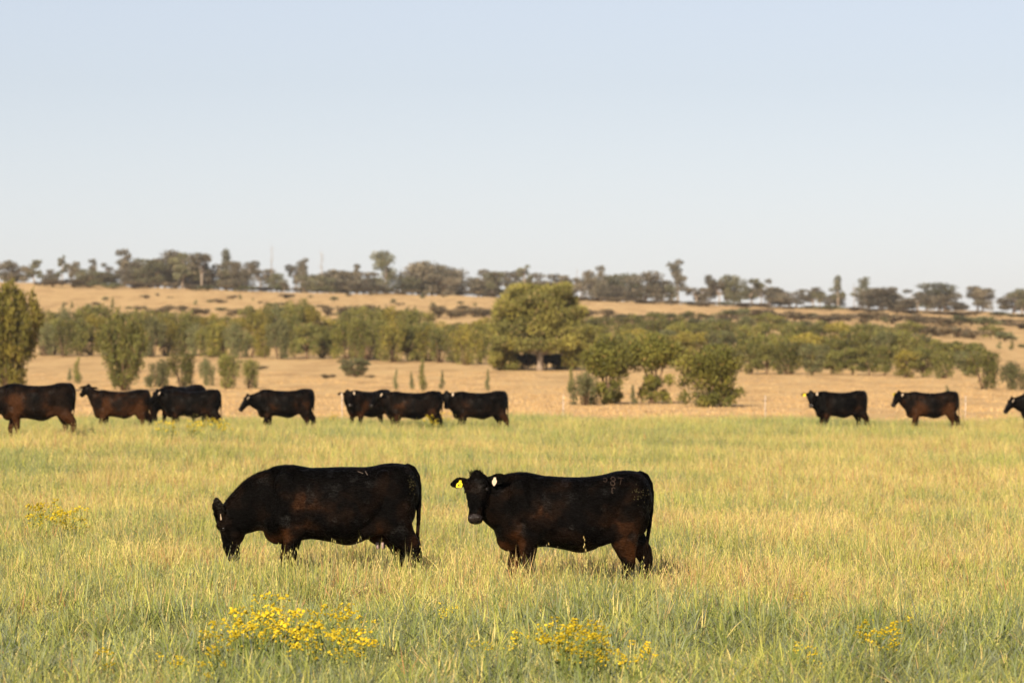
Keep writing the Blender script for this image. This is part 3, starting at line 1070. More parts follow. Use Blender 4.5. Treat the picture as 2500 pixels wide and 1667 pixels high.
    if udder:
        for (ux, uy) in ((.36, -.085), (.41, -.09), (.37, .07), (.42, .07)):
            K = MB()
            K.tube([(ux, uy, .555), (ux, uy, .525), (ux + .004, uy - .004, .50), (ux + .005, uy - .004, .488)], [.016, .0145, .012, .006], 8)
            K.build('teat', [m_teat], root, colors=False)

    # --- short hair over the hide
    if hair:
        me.calc_loop_triangles()
        nt_ = len(me.loop_triangles)
        tri = np.empty(nt_ * 3, dtype=np.int32)
        me.loop_triangles.foreach_get('vertices', tri)
        tri = tri.reshape(-1, 3)
        ar = np.empty(nt_, dtype=np.float32)
        me.loop_triangles.foreach_get('area', ar)
        pick = rs.choice(nt_, hair, p=ar / ar.sum())
        bw = rs.dirichlet((1, 1, 1), hair)
        P = (co[tri[pick]] * bw[:, :, None]).sum(1)
        Nn = (no[tri[pick]] * bw[:, :, None]).sum(1)
        Nn /= np.linalg.norm(Nn, axis=1)[:, None] + 1e-9
        Cc = (col[tri[pick]] * bw[:, :, None]).sum(1)
        relp = P - np.array(poll)
        onhead = (np.linalg.norm(relp - np.clip(relp @ np.array(ax), 0, .48)[:, None] * np.array(ax), axis=1) < .16)
        flow = np.where(onhead[:, None], np.array(ax) * 1.0, np.array([.75, 0, -.65]))
        sw_ = fbm(P[:, 0] * 1.0, P[:, 2] * 1.0, 3.2, seed) * 1.6
        flow = flow + np.stack([-sw_ * .6, np.zeros(hair), sw_ * .9], 1) * (~onhead)[:, None] + rs.normal(0, .22, (hair, 3))
        flow = flow - Nn * (flow * Nn).sum(1)[:, None]
        flow /= np.linalg.norm(flow, axis=1)[:, None] + 1e-9
        crest = sstep(1.14, 1.27, P[:, 2]) * sstep(-.25, -.55, P[:, 0]) if pose != 'graze' else sstep(.3, .75, Nn[:, 2] - Nn[:, 0] * .7) * sstep(-.3, -.55, P[:, 0])
        L = rs.uniform(.008, .016, hair) * (1 + .8 * crest) * np.where(onhead, .55, 1)
        lift = rs.uniform(.10, .35, hair) + .35 * crest
        tip = P + flow * L[:, None] + Nn * (L * lift)[:, None]
        sdv = np.cross(flow, Nn) * (.0016)
        keep = ~((((P - np.array(H(0, 0, -.03))) @ np.array(ax)) > .415) & onhead) & (P[:, 2] > .12)
        P, tip, sdv, Cc = P[keep], tip[keep], sdv[keep], Cc[keep]
        V = np.stack([P - sdv, P + sdv, tip], 1).reshape(-1, 3)
        Fh = np.arange(len(V)).reshape(-1, 3)
        shade = rs.uniform(.6, 1.5, len(P))[:, None]
        Ch = np.repeat(Cc * shade, 3, axis=0)
        hm = mesh_np('coat_hair', V, Fh, Ch, [m_hair])
        ho = link(bpy.data.objects.new('coat_hair', hm), root)
        ho['kind'] = 'stuff'

    # --- brand scars on the hip, dried dung on the rump
    if brand:
        bvh = BVHTree.FromPolygons([tuple(v) for v in co], [tuple(p.vertices) for p in me.polygons])

        def on_hide(pts, name, mat, w, lbl=None):
            K = MB()
            q = []
            for (bx, bz) in pts:
                hit = bvh.ray_cast(Vector((bx, -1.5, bz)), Vector((0, 1, 0)))
                if hit[0] is not None:
                    q.append((hit[0] + hit[1] * .006, hit[1]))
            for i in range(len(q) - 1):
                p, nn = q[i]
                p2, n2_ = q[i + 1]
                t = (p2 - p).normalized()
                s_ = t.cross(nn).normalized() * w * rs.uniform(.6, 1.2)
                p, p2 = p - t * w * .3, p2 + t * w * .3
                K.add([p - s_, p + s_, p2 + s_, p2 - s_, p - nn * .008, p2 - nn * .008], [(0, 1, 2, 3), (0, 4, 1), (2, 5, 3), (1, 4, 5, 2), (3, 5, 4, 0)])
            if K.v:
                o_ = K.build(name, [mat], root, colors=False)
                if lbl:
                    o_['label'] = lbl

        def arc(cx, cz, r_, a0, a1, k=10, ez=1.0):
            return [(cx + r_ * math.cos(math.radians(a0 + (a1 - a0) * i / k)), cz + ez * r_ * math.sin(math.radians(a0 + (a1 - a0) * i / k))) for i in range(k + 1)]
        if brand == 'R':
            on_hide(arc(.295, 1.243, .018, 150, -150), 'brand_mark', m_scar, .0035, 'faint brown hook of a hip brand')
            on_hide(arc(.372, 1.252, .019, 200, -130) + arc(.366, 1.212, .020, 60, -220), 'brand_mark', m_scar, .0055, 'brown figure eight hip brand')
            on_hide([(.415, 1.262), (.445, 1.263), (.475, 1.258)], 'brand_mark', m_scar, .003, 'faint bar of a hip brand')
            on_hide([(.445, 1.262), (.442, 1.235), (.432, 1.205)], 'brand_mark', m_scar, .003)
            on_hide(arc(.37, 1.155, .016, 20, 200) + [(.356, 1.145), (.352, 1.128), (.362, 1.118)], 'brand_mark', m_scar, .006, 'short brown scar below the hip brand')
            for k in range(26):
                bx, bz = rs.normal(.62, .045), rs.normal(1.10, .045)
                on_hide([(bx, bz), (bx + rs.normal(0, .008), bz + rs.normal(0, .008))], 'dung_fleck', m_mud, rs.uniform(.002, .005))
        else:
            on_hide([(.17, 1.285 - .03), (.20, 1.245), (.225, 1.235)], 'brand_mark', m_scar_pale, .0022, 'thin pale hip brand bar')
            on_hide([(.245, 1.258), (.255, 1.24), (.268, 1.222)], 'brand_mark', m_scar_pale, .0032, 'pale slanting hip brand bar')
            for k in range(26):
                bx, bz = rs.normal(.70, .02), rs.normal(1.14, .04)
                on_hide([(bx, bz), (bx + rs.normal(0, .006), bz + rs.normal(0, .008))], 'dung_fleck', m_mud, rs.uniform(.002, .005))
    return root


# ---- the two cows in front
build_cow('black cow with head up facing the camera, yellow numbered tag', 1401, 37.9, 3, 'look', 'a', 1.0, .0, .0115, 70000, 'yw', seed=11, text='47', brand='R', tail_swing=-.03)
build_cow('black cow grazing with its head down in the oats', 833, 39.1, 0, 'graze', 'b', 1.03, -.06, .0115, 70000, '-w', seed=23, back=.03, udder=True, brand='L', tail_swing=.0)
# ---- the herd behind: label, x pixel of the barrel, distance, yaw, pose, stance, size, brown
HERD = [
    ('dark brown grazing cow cut by the left picture edge', 94, 88.5, -2, 'graze', 'c', 1.10, .26, '--', 31),
    ('brown cow holding its head high, looking away from us', 298, 105, 4, 'away', 'd', 1.0, .48, '--', 33),
    ('black cow half hidden behind the one with a pale ear tag', 447, 113, 50, 'graze', 'b', 1.10, -.05, '--', 35),
    ('black cow with pale ear tag overlapping another behind it, tail hanging', 472, 107, -3, 'half', 'c', 1.0, .0, '-w', 37),
    ('black cow stretching its head forward, alone with space either side', 698, 107, 6, 'profile', 'd', 1.02, .06, '-w', 39),
    ('dark cow turned towards us with two pale tags, rump away', 903, 110, 42, 'look', 'b', 1.0, .14, 'ww', 41),
    ('black cow whose head overlaps the cow turned towards us', 1012, 106, 2, 'half', 'a', 1.0, .08, '-w', 43),
    ('black cow with yellow tag looking at us, rightmost of the middle group', 1172, 107, 8, 'look', 'b', 1.0, .02, 'yw', 45),
    ('black cow with yellow tag facing us, left of two at right', 2054, 112, 10, 'look', 'b', 1.0, -.05, 'yw', 47),
    ('reddish brown cow with yellow tag, right of two at right', 2276, 112, 3, 'half', 'd', 1.0, .36, 'yw', 49),
    ('black cow entering from the right picture edge, head only', 2558, 111, 2, 'profile', 'a', 1.0, .05, '-w', 51),
]
for lb, px, d, yw, pose, stc, sz, br, tg, sd in HERD:
    build_cow(lb, px, d, yw, pose, stc, sz, br, .024, 0, tg, seed=sd, tailsway=-.03, tail_swing=.02 if sd % 4 == 1 else -.02)


# ------------------------------------------------------------------ trees and shrubs
m_bark = simple_mat('bark', (0.17, 0.115, 0.075), rough=0.9, var=0.45, scale=12, bump=0.6, spec=0.1)
m_bark_pale = simple_mat('pale_bark', (0.33, 0.27, 0.22), rough=0.9, var=0.3, scale=9, bump=0.5, spec=0.1)
m_leaf = leaf_mat('bush_leaf', trans=0.14, gloss=0.03, rough=0.5)


def leaf_cloud(clumps, n, size, aspect, up, pal, r, shell=0.55, droop=0.0):
    """elongated leaf faces spread through the clumps; up = how far leaves stand upright"""
    w = np.array([c[3] * c[4] * c[5] for c in clumps]) ** 0.72
    k = r.choice(len(clumps), n, p=w / w.sum())
    C = np.array([c[:3] for c in clumps])[k]
    R = np.array([c[3:6] for c in clumps])[k]
    v = r.normal(0, 1, (n, 3))
    v /= np.linalg.norm(v, axis=1)[:, None]
    rad = shell + (1 - shell) * r.random(n) ** 0.6
    rad = np.where(r.random(n) < .25, r.random(n) ** .5, rad) * (1 + .10 * r.normal(0, 1, n))
    P = C + v * R * rad[:, None]
    P[:, 2] = np.maximum(P[:, 2], 0.05)
    ax_ = v * (1 - up) * .8 + np.array([0, 0, 1.0]) * (up - droop) + r.normal(0, .45, (n, 3))
    ax_ /= np.linalg.norm(ax_, axis=1)[:, None]
    face = v + r.normal(0, .42, (n, 3))          # leaves present their faces outward
    sd = np.cross(ax_, face)
    sd /= np.linalg.norm(sd, axis=1)[:, None] + 1e-9
    L = size * r.uniform(.6, 1.5, n)[:, None]
    W = L / aspect
    V = np.stack([P - ax_ * L * .5, P + sd * W * .5, P + ax_ * L * .5, P - sd * W * .5], 1).reshape(-1, 3)
    F = np.arange(n * 4).reshape(n, 4)
    hue = r.random((len(clumps), 1))[k]
    tone = r.uniform(.82, 1.18, (len(clumps), 1))[k]
    c = np.array(pal[0]) * (1 - hue) + np.array(pal[1]) * hue
    c = c * r.uniform(.75, 1.25, (n, 1)) * tone
    dead = r.random(n) < .05
    c[dead] = np.array(pal[2])
    return V, F, np.repeat(c, 4, axis=0)


def branch_to(mb, a, b, r0, r1, r, n=5, seg=4, wob=.06, c=(1, 1, 1)):
    a, b = Vector(a), Vector(b)
    ln = (b - a).length
    pts = []
    for i in range(seg + 1):
        t = i / seg
        p = a.lerp(b, t)
        p.z += ln * .10 * math.sin(t * math.pi) * (1 if b.z > a.z else .2)
        if 0 < i < seg:
            p += Vector(r.normal(0, wob * ln * .3, 3))
        pts.append(p)
    mb.tube(pts, [r0 + (r1 - r0) * i / seg for i in range(seg + 1)], n)


OLIVE = ((0.175, 0.165, 0.046), (0.115, 0.122, 0.038), (0.26, 0.19, 0.09))
GOLD = ((0.240, 0.200, 0.042), (0.150, 0.142, 0.036), (0.30, 0.22, 0.085))
DEEP = ((0.215, 0.200, 0.043), (0.120, 0.126, 0.034), (0.28, 0.20, 0.07))
SAGE = ((0.170, 0.170, 0.074), (0.118, 0.126, 0.058), (0.25, 0.20, 0.105))
GUM = ((0.180, 0.155, 0.110), (0.112, 0.104, 0.076), (0.23, 0.18, 0.12))
GUMG = ((0.165, 0.160, 0.090), (0.115, 0.118, 0.068), (0.23, 0.18, 0.12))
SCRUB = ((0.190, 0.145, 0.085), (0.125, 0.105, 0.062), (0.26, 0.19, 0.11))


def plant_meshes(kind, r, pal, n, leaf):
    """unit-size plant (height 1, half width about 0.5 at scale 1): trunk mesh and crown mesh"""
    T = MB()
    cl = []
    if kind == 'upright':                     # many ascending stems, foliage streaked upwards
        ns = r.integers(5, 8)
        for i in range(ns):
            a = 6.28 * i / ns + r.uniform(-.4, .4)
            rr = r.uniform(.10, .32)
            top = Vector((math.cos(a) * rr, math.sin(a) * rr, r.uniform(.60, .86)))
            branch_to(T, (math.cos(a) * .05, math.sin(a) * .05, -.01), top, .018, .006, r)
            cl.append((top.x * 1.05, top.y * 1.05, top.z * .92, .14, .14, r.uniform(.14, .20)))
            cl.append((top.x * .95, top.y * .95, top.z * .62, .13, .13, .20))
            if r.random() < .65:
                cl.append((top.x * r.uniform(.7, 1.2), top.y, top.z * .24, .11, .11, .17))
        cl.append((0, 0, .74, .20, .20, .22))
        up, sh = .75, .45
    elif kind == 'round':                     # bushy round crown on a short forked stem
        ns = r.integers(4, 7)
        fork = Vector((r.uniform(-.03, .03), 0, r.uniform(.16, .28)))
        T.tube([(0, 0, -.02), (fork.x * .5, 0, fork.z * .6), fork], [.030, .024, .021], 7)
        for i in range(ns):
            a = 6.28 * i / ns + r.uniform(-.5, .5)
            rr = r.uniform(.16, .32)
            tp = Vector((math.cos(a) * rr, math.sin(a) * rr, r.uniform(.50, .80)))
            branch_to(T, fork, tp, .014, .005, r)
            cl.append((tp.x, tp.y, tp.z, .16, .16, r.uniform(.12, .17)))
            cl.append((tp.x * .8, tp.y * .8, tp.z * .62, .14, .14, .12))
        cl.append((0, 0, .76, .22, .22, .20))
        for _ in range(4):
            cl.append((r.uniform(-.26, .26), r.uniform(-.26, .26), r.uniform(.12, .34), .13, .13, .13))
        up, sh = .45, .5
    elif kind == 'thin':                      # narrow sapling
        branch_to(T, (0, 0, -.01), (r.uniform(-.04, .04), 0, .9), .018, .004, r)
        for i in range(5):
            cl.append((r.uniform(-.10, .10), r.uniform(-.1, .1), .20 + .16 * i, .26 - .035 * i, .26 - .035 * i, .17))
        up, sh = .8, .2
    elif kind == 'low':                       # low wide scrub
        for i in range(4):
            a = r.uniform(0, 6.28)
            branch_to(T, (0, 0, -.01), (math.cos(a) * .28, math.sin(a) * .28, .6), .02, .006, r, seg=3)
        for i in range(7):
            a, rr = r.uniform(0, 6.28), r.uniform(.05, .36)
            cl.append((math.cos(a) * rr, math.sin(a) * rr, r.uniform(.25, .68), r.uniform(.14, .22), r.uniform(.14, .22), r.uniform(.16, .26)))
        up, sh = .45, .4
    elif kind == 'gum':                       # open eucalypt: bare stem, clumps at branch ends
        lean = r.uniform(-.08, .08)
        fk = r.uniform(.28, .45)
        T.tube([(0, 0, -.03), (lean * .4, 0, fk * .5), (lean, 0, fk)], [.030, .024, .020], 7)
        ns = r.integers(6, 11)
        for i in range(ns):
            a = 6.28 * i / ns + r.uniform(-.6, .6)
            rr = r.uniform(.06, .42)
            tp = Vector((lean + math.cos(a) * rr, math.sin(a) * rr, r.uniform(.40, .93)))
            branch_to(T, (lean, 0, fk * r.uniform(.8, 1.0)), tp, .014, .005, r, wob=.12)
            s_ = r.uniform(.09, .18)
            cl.append((tp.x, tp.y, tp.z + .02, s_ * 1.2, s_ * 1.2, s_ * .8))
            if r.random() < .5:
                cl.append((tp.x * 1.1 + r.uniform(-.08, .08), tp.y * 1.1, tp.z - r.uniform(.08, .24), s_ * .9, s_ * .9, s_ * .7))
        up, sh = .25, .4
    elif kind == 'gumdense':                  # fuller domed eucalypt
        T.tube([(0, 0, -.03), (.02, 0, .16), (0, 0, .30)], [.034, .028, .022], 7)
        ns = r.integers(6, 9)
        for i in range(ns):
            a = 6.28 * i / ns + r.uniform(-.5, .5)
            rr = r.uniform(.12, .40)
            tp = Vector((math.cos(a) * rr, math.sin(a) * rr, r.uniform(.38, .82)))
            branch_to(T, (0, 0, .26), tp, .014, .005, r, wob=.1)
            s_ = r.uniform(.15, .23)
            cl.append((tp.x, tp.y, tp.z + .0, s_, s_, s_ * .85))
            cl.append((tp.x * .9, tp.y * .9, tp.z * .5, s_ * .8, s_ * .8, s_ * .7))
        cl.append((r.uniform(-.1, .1), 0, .80, .20, .20, .15))
        cl.append((r.uniform(-.3, .3), 0, r.uniform(.82, .92), .12, .12, .10))
        for _ in range(3):
            cl.append((r.uniform(-.32, .32), r.uniform(-.3, .3), r.uniform(.12, .3), .15, .15, .12))
        up, sh = .3, .45
    elif kind == 'gumtall':                   # tall slender with a small high crown
        lean = r.uniform(-.10, .10)
        T.tube([(0, 0, -.03), (lean * .2, 0, .3), (lean * .6, 0, .6), (lean, 0, .85)], [.034, .026, .018, .009], 7)
        nk = r.integers(10, 15)
        for i in range(nk):
            z = .32 + .62 * (i + r.uniform(-.3, .3)) / nk
            a, rr = r.uniform(0, 6.28), r.uniform(.03, .30) * (1.2 - z * .7)
            tp = Vector((lean * z + math.cos(a) * rr, math.sin(a) * rr, z))
            branch_to(T, (lean * z * .8, 0, z - .14), tp, .009, .004, r, wob=.12, seg=3)
            s_ = r.uniform(.07, .14)
            cl.append((tp.x, tp.y, tp.z, s_ * 1.3, s_ * 1.3, s_ * .7))
        up, sh = .25, .35
    if kind == 'dead':                        # bare tree
        T.tube([(0, 0, -.03), (.02, 0, .4), (-.01, 0, .75), (.02, 0, 1.0)], [.022, .016, .010, .003], 6)
        for i in range(9):
            z = r.uniform(.35, .9)
            a = r.uniform(0, 6.28)
            l = r.uniform(.12, .30) * (1.2 - z * .6)
            branch_to(T, (0, 0, z), (math.cos(a) * l, math.sin(a) * l, z + r.uniform(.05, .18)), .006, .0015, r, n=4, seg=3, wob=.2)
        return T, None
    V, F, C = leaf_cloud(cl, n, leaf, 3.2 if up > .6 else 2.2, up, pal, r, sh)
    return T, (V, F, C)


PROTO = {}


def make_proto(key, kind, pal, n, leaf, seed, bark):
    r = np.random.default_rng(seed)
    T, cr = plant_meshes(kind, r, pal, n, leaf)
    tm = mesh_np('trunk', np.array(T.v), T.f, None, [bark], True)
    cm = mesh_np('crown', cr[0], cr[1], cr[2], [m_leaf]) if cr else None
    PROTO[key] = (tm, cm)


def specs():
    sd = 100
    for i in range(5):
        make_proto('upright%d' % i, 'upright', (OLIVE, SAGE, DEEP, OLIVE, GOLD)[i], 2600, .060, sd + i, m_bark)
        make_proto('round%d' % i, 'round', (OLIVE, GOLD, DEEP, OLIVE, SAGE)[i], 2600, .058, sd + 20 + i, m_bark)
        make_proto('low%d' % i, 'low', (SCRUB, SAGE, SCRUB, OLIVE, SCRUB)[i], 800, .10, sd + 40 + i, m_bark)
        make_proto('gum%d' % i, 'gum', (GUM, GUM, GUMG, GUM, GUMG)[i], 1900, .060, sd + 60 + i, m_bark_pale)
        make_proto('gumdense%d' % i, 'gumdense', (GUM, GUM, GUMG, GUM, GUMG)[i], 2800, .062, sd + 80 + i, m_bark)
        make_proto('gumtall%d' % i, 'gumtall', (GUM, GUMG, GUM, GUMG, GUM)[i], 1300, .055, sd + 120 + i, m_bark_pale)
        make_proto('thin%d' % i, 'thin', (SAGE, OLIVE, SAGE, SAGE, DEEP)[i], 900, .075, sd + 140 + i, m_bark)
    make_proto('rust0', 'round', ((0.52, 0.27, 0.09), (0.40, 0.20, 0.07), (0.5, 0.3, 0.12)), 1800, .060, sd + 170, m_bark)
    for i in range(3):
        make_proto('dead%d' % i, 'dead', GUM, 0, 0, sd + 160 + i, m_bark_pale)


specs()
_pc = [0]


def plant(name, key, label, cat, group, px, d, top, hw, base_z=None, rot=None):
    """stand a plant at photo column px and distance d; its real height follows from the row it reaches"""
    x = sx(px, d)
    z0 = gz(x, d)
    h = CAM_H + (HORIZON - top) * d / FPX - z0
    w = hw * d / FPX / (.27 if key[:3] == 'upr' else .33 if key[:3] in ('gum', 'rou', 'low') else .42)
    _pc[0] += 1
    root = empty(name, (x, d, z0 - .02), (_pc[0] * 2.399) % 6.283 if rot is None else rot, (w, w, h))
    tag(root, label, cat, group)
    tm, cm = PROTO[key]
    link(bpy.data.objects.new('trunk', tm), root)
    if cm:
        link(bpy.data.objects.new('crown', cm), root)
    return root


ORD = ['first', 'second', 'third', 'fourth', 'fifth', 'sixth', 'seventh', 'eighth', 'ninth', 'tenth', 'eleventh', 'twelfth', 'thirteenth', 'fourteenth',
       'fifteenth', 'sixteenth', 'seventeenth', 'eighteenth', 'nineteenth', 'twentieth', 'twenty-first', 'twenty-second', 'twenty-third', 'twenty-fourth',
       'twenty-fifth', 'twenty-sixth', 'twenty-seventh', 'twenty-eighth', 'twenty-ninth', 'thirtieth', 'thirty-first', 'thirty-second', 'thirty-third', 'thirty-fourth',
       'thirty-fifth', 'thirty-sixth', 'thirty-seventh', 'thirty-eighth', 'thirty-ninth', 'fortieth'] + ['forty-' + w for w in ('first', 'second', 'third', 'fourth', 'fifth', 'sixth', 'seventh', 'eighth', 'ninth')] + ['fiftieth'] + ['fifty-' + w for w in ('first', 'second', 'third', 'fourth', 'fifth', 'sixth', 'seventh', 'eighth', 'ninth')]


# ---- the big spreading tree in the middle
def big_tree():
    r = np.random.default_rng(77)
    d = 340.0
    x = sx(1318, d)
    root = empty('spreading_tree', (x, d, gz(x, d) - .03))
    tag(root, 'big spreading olive tree with broad domed crown and open shade beneath', 'tree', None)
    m = d / FPX
    T = MB()
    T.tube([(0, 0, -.05), (.03, 0, .9), (0, 0, 1.9)], [.36, .29, .25], 10)
    cl = []
    # crown drawn from its outline: (dx px, height px above the base, radius px x, radius px z)
    for dx, hz, rx, rz in [(-20, 190, 70, 26), (35, 192, 55, 24), (-70, 160, 48, 34), (0, 165, 60, 30), (62, 168, 42, 30), (-88, 118, 36, 34), (-40, 122, 50, 34), (20, 125, 55, 36),
                           (80, 125, 40, 34), (-80, 74, 42, 26), (-30, 72, 46, 26), (28, 74, 48, 28), (82, 82, 40, 28), (108, 62, 26, 18), (-105, 52, 22, 18), (62, 56, 34, 16), (-62, 54, 36, 16), (0, 58, 40, 14),
                           (104, 30, 22, 24), (-108, 32, 24, 26), (86, 52, 36, 20), (-88, 54, 36, 22), (112, 92, 26, 26), (-108, 92, 26, 28), (-100, 140, 24, 24), (98, 142, 24, 22), (60, 205, 28, 14), (-55, 200, 30, 14)]:
        lo_ = hz < 64 and abs(dx) < 95
        cl.append((dx * m, (r.uniform(-.2, .9) if not lo_ else r.uniform(.6, 1.4)) * rx * m, hz * m, rx * m * .85, rx * m * .9, rz * m * .95))
        for k in range(4):
            a, q = r.uniform(0, 6.28), r.uniform(.25, .8)
            f = r.uniform(.42, .62)
            cl.append(((dx + rx * q * math.cos(a) * .8) * m, (r.uniform(-1, 1) if not lo_ else r.uniform(.2, 1.2)) * rx * m * 1.5, (hz + rz * q * math.sin(a) * .7) * m, rx * m * f, rx * m * f, rz * m * max(f, .55)))
    for dx, hz in [(-75, 72), (-40, 64), (-5, 66), (32, 64), (70, 70), (-85, 105), (-50, 100), (-12, 104), (25, 98), (60, 104), (92, 100), (-60, 138), (-20, 142), (20, 140), (55, 140), (-35, 172), (5, 175), (42, 172)]:
        cl.append((dx * m, -2.6 * math.sqrt(max(.1, 1 - (dx / 115) ** 2)) * (1.15 - hz / 260), hz * m, 27 * m, 27 * m, 20 * m))      # near face of the dome
    for k in range(20):                      # low foliage at the far side, in the crown's own shade
        cl.append(((-100 + 175 * k / 19 + r.uniform(-6, 6)) * m, r.uniform(4.2, 5.6), r.uniform(9, 40) * m, 17 * m, .7, 15 * m))
    for k in range(18):                      # boughs sweeping down at the back and sides
        a = (r.uniform(.0, .5), r.uniform(2.64, 3.14))[k % 2]
        cl.append((math.cos(a) * r.uniform(70, 112) * m, math.sin(a) * r.uniform(2.6, 4.0), r.uniform(12, 50) * m, 24 * m, .8, 18 * m))
    for c in cl[::5]:
        if c[2] > 1.6:
            branch_to(T, (0, 0, r.uniform(1.2, 1.9)), (c[0] * .8, c[1] * .8, c[2] - .2), .09, .02, r, n=5)
    link(bpy.data.objects.new('trunk', mesh_np('trunk', np.array(T.v), T.f, None, [m_bark_pale], True)), root)
    V, F, C = leaf_cloud(cl, 58000, .25, 2.2, .35, ((0.235, 0.210, 0.052), (0.140, 0.138, 0.042), (0.28, 0.21, 0.1)), r, .5)
    link(bpy.data.objects.new('crown', mesh_np('crown', V, F, C, [m_leaf])), root)


big_tree()


def feature_plant(name, label, px, base, top, hw, style, pal, n, leaf, seed, cat='tree'):
    """one-off plant close enough to show its habit"""
    r = np.random.default_rng(seed)
    d = ground_at(px, base)
    x = sx(px, d)
    m = d / FPX
    h, w = (base - top) * m, hw * m
    root = empty(name, (x, d, gz(x, d) - .02))
    tag(root, label, cat, None)
    T, cl = MB(), []
    if style == 'streak':
        ns = 26
        for i in range(ns):
            a, rr = r.uniform(0, 6.28), math.sqrt(r.random()) * .85
            tp = Vector((math.cos(a) * rr * w, math.sin(a) * rr * w, h * (1 - .42 * rr * rr) * r.uniform(.82, .97)))
            branch_to(T, (math.cos(a) * .06 * w, math.sin(a) * .06 * w, -.02), tp, .035 * h / 5, .008, r, n=5, wob=.05)
            for q in (.95, .75, .55, .36, .2):
                if q < .4 and r.random() < .45:
                    continue
                cl.append((tp.x * (q * .75 + .25), tp.y * (q * .75 + .25), tp.z * q, w * .17, w * .17, h * .11))
        up, sh, asp = .85, .25, 4.0
    elif style == 'parasol':                  # green round heads over a multi-stem base
        for i in range(7):
            a = 6.28 * i / 7 + r.uniform(-.3, .3)
            rr = r.uniform(.25, .7)
            tp = Vector((math.cos(a) * rr * w, math.sin(a) * rr * w * .9, h * r.uniform(.58, .82)))
            branch_to(T, (math.cos(a) * .05 * w, 0, -.02), (tp.x * .25, tp.y * .25, h * .3), .075, .05, r, n=6, seg=3)
            branch_to(T, (tp.x * .25, tp.y * .25, h * .3), tp, .048, .016, r, n=5)
            cl.append((tp.x, tp.y, tp.z, w * .40, w * .34, h * .14))
            cl.append((tp.x * 1.05, tp.y * .8, tp.z - h * .15, w * .26, w * .26, h * .10))
            cl.append((tp.x * .5, tp.y * .6, tp.z + h * .06, w * .26, w * .26, h * .09))
        cl.append((0, 0, h * .84, w * .4, w * .4, h * .13))
        for _ in range(11):
            a, q = r.uniform(0, 6.28), r.uniform(.1, .62)
            cl.append((math.cos(a) * q * w, math.sin(a) * q * w, h * r.uniform(.06, .34), w * .19, w * .19, h * .09))
        cl.append((0, 0, h * .70, w * .78, w * .78, h * .20))
        cl.append((0, 0, h * .70, w * .70, w * .70, h * .17))
        up, sh, asp = .4, .45, 2.4
    elif style == 'bush':                     # green top, thin twiggy lower half
        for i in range(12):
            a, rr = r.uniform(0, 6.28), r.uniform(.25, .8)
            tp = Vector((math.cos(a) * rr * w, math.sin(a) * rr * w, h * r.uniform(.62, .90)))
            branch_to(T, (math.cos(a) * .3 * w, math.sin(a) * .3 * w, -.02), tp, .032, .010, r, n=5)
            cl.append((tp.x, tp.y, tp.z, w * .36, w * .36, h * .16))
            cl.append((tp.x * .9, tp.y * .9, tp.z * .72, w * .24, w * .24, h * .11))
            if r.random() < .6:
                cl.append((tp.x * 1.0, tp.y, h * r.uniform(.08, .34), w * .24, w * .24, h * .12))
            cl.append((r.uniform(-.8, .8) * w, r.uniform(-.6, .6) * w, h * r.uniform(.06, .42), w * .19, w * .19, h * .10))
        cl.append((0, 0, h * .68, w * .80, w * .80, h * .24))
        cl.append((0, 0, h * .45, w * .72, w * .72, h * .28))
        up, sh, asp = .55, .4, 2.6
    link(bpy.data.objects.new('trunk', mesh_np('trunk', np.array(T.v), T.f, None, [m_bark], True)), root)
    V, F, C = leaf_cloud(cl, n, leaf, asp, up, pal, r, sh)
    link(bpy.data.objects.new('crown', mesh_np('crown', V, F, C, [m_leaf])), root)
    return root


feature_plant('wispy_tree', 'tall golden olive tree cut by the left picture edge', 20, 956, 676, 104, 'streak', GOLD, 15000, .30, 201)
feature_plant('wispy_tree', 'upright wispy tree with bare stems behind the high-headed brown cow', 302, 954, 745, 76, 'streak', OLIVE, 8000, .24, 202)
feature_plant('bushy_tree', 'bushy green tree with scrubby base just right of the big spreading tree', 1482, 988, 818, 84, 'parasol', DEEP, 13000, .14, 203)
feature_plant('bushy_tree', 'round headed green tree on bare forked stem between two bushy trees', 1594, 986, 804, 80, 'parasol', DEEP, 13000, .14, 204)
feature_plant('bushy_tree', 'bushy green tree with thin twiggy lower half, alone on golden grass', 1735, 994, 840, 90, 'bush', DEEP, 14000, .14, 205)

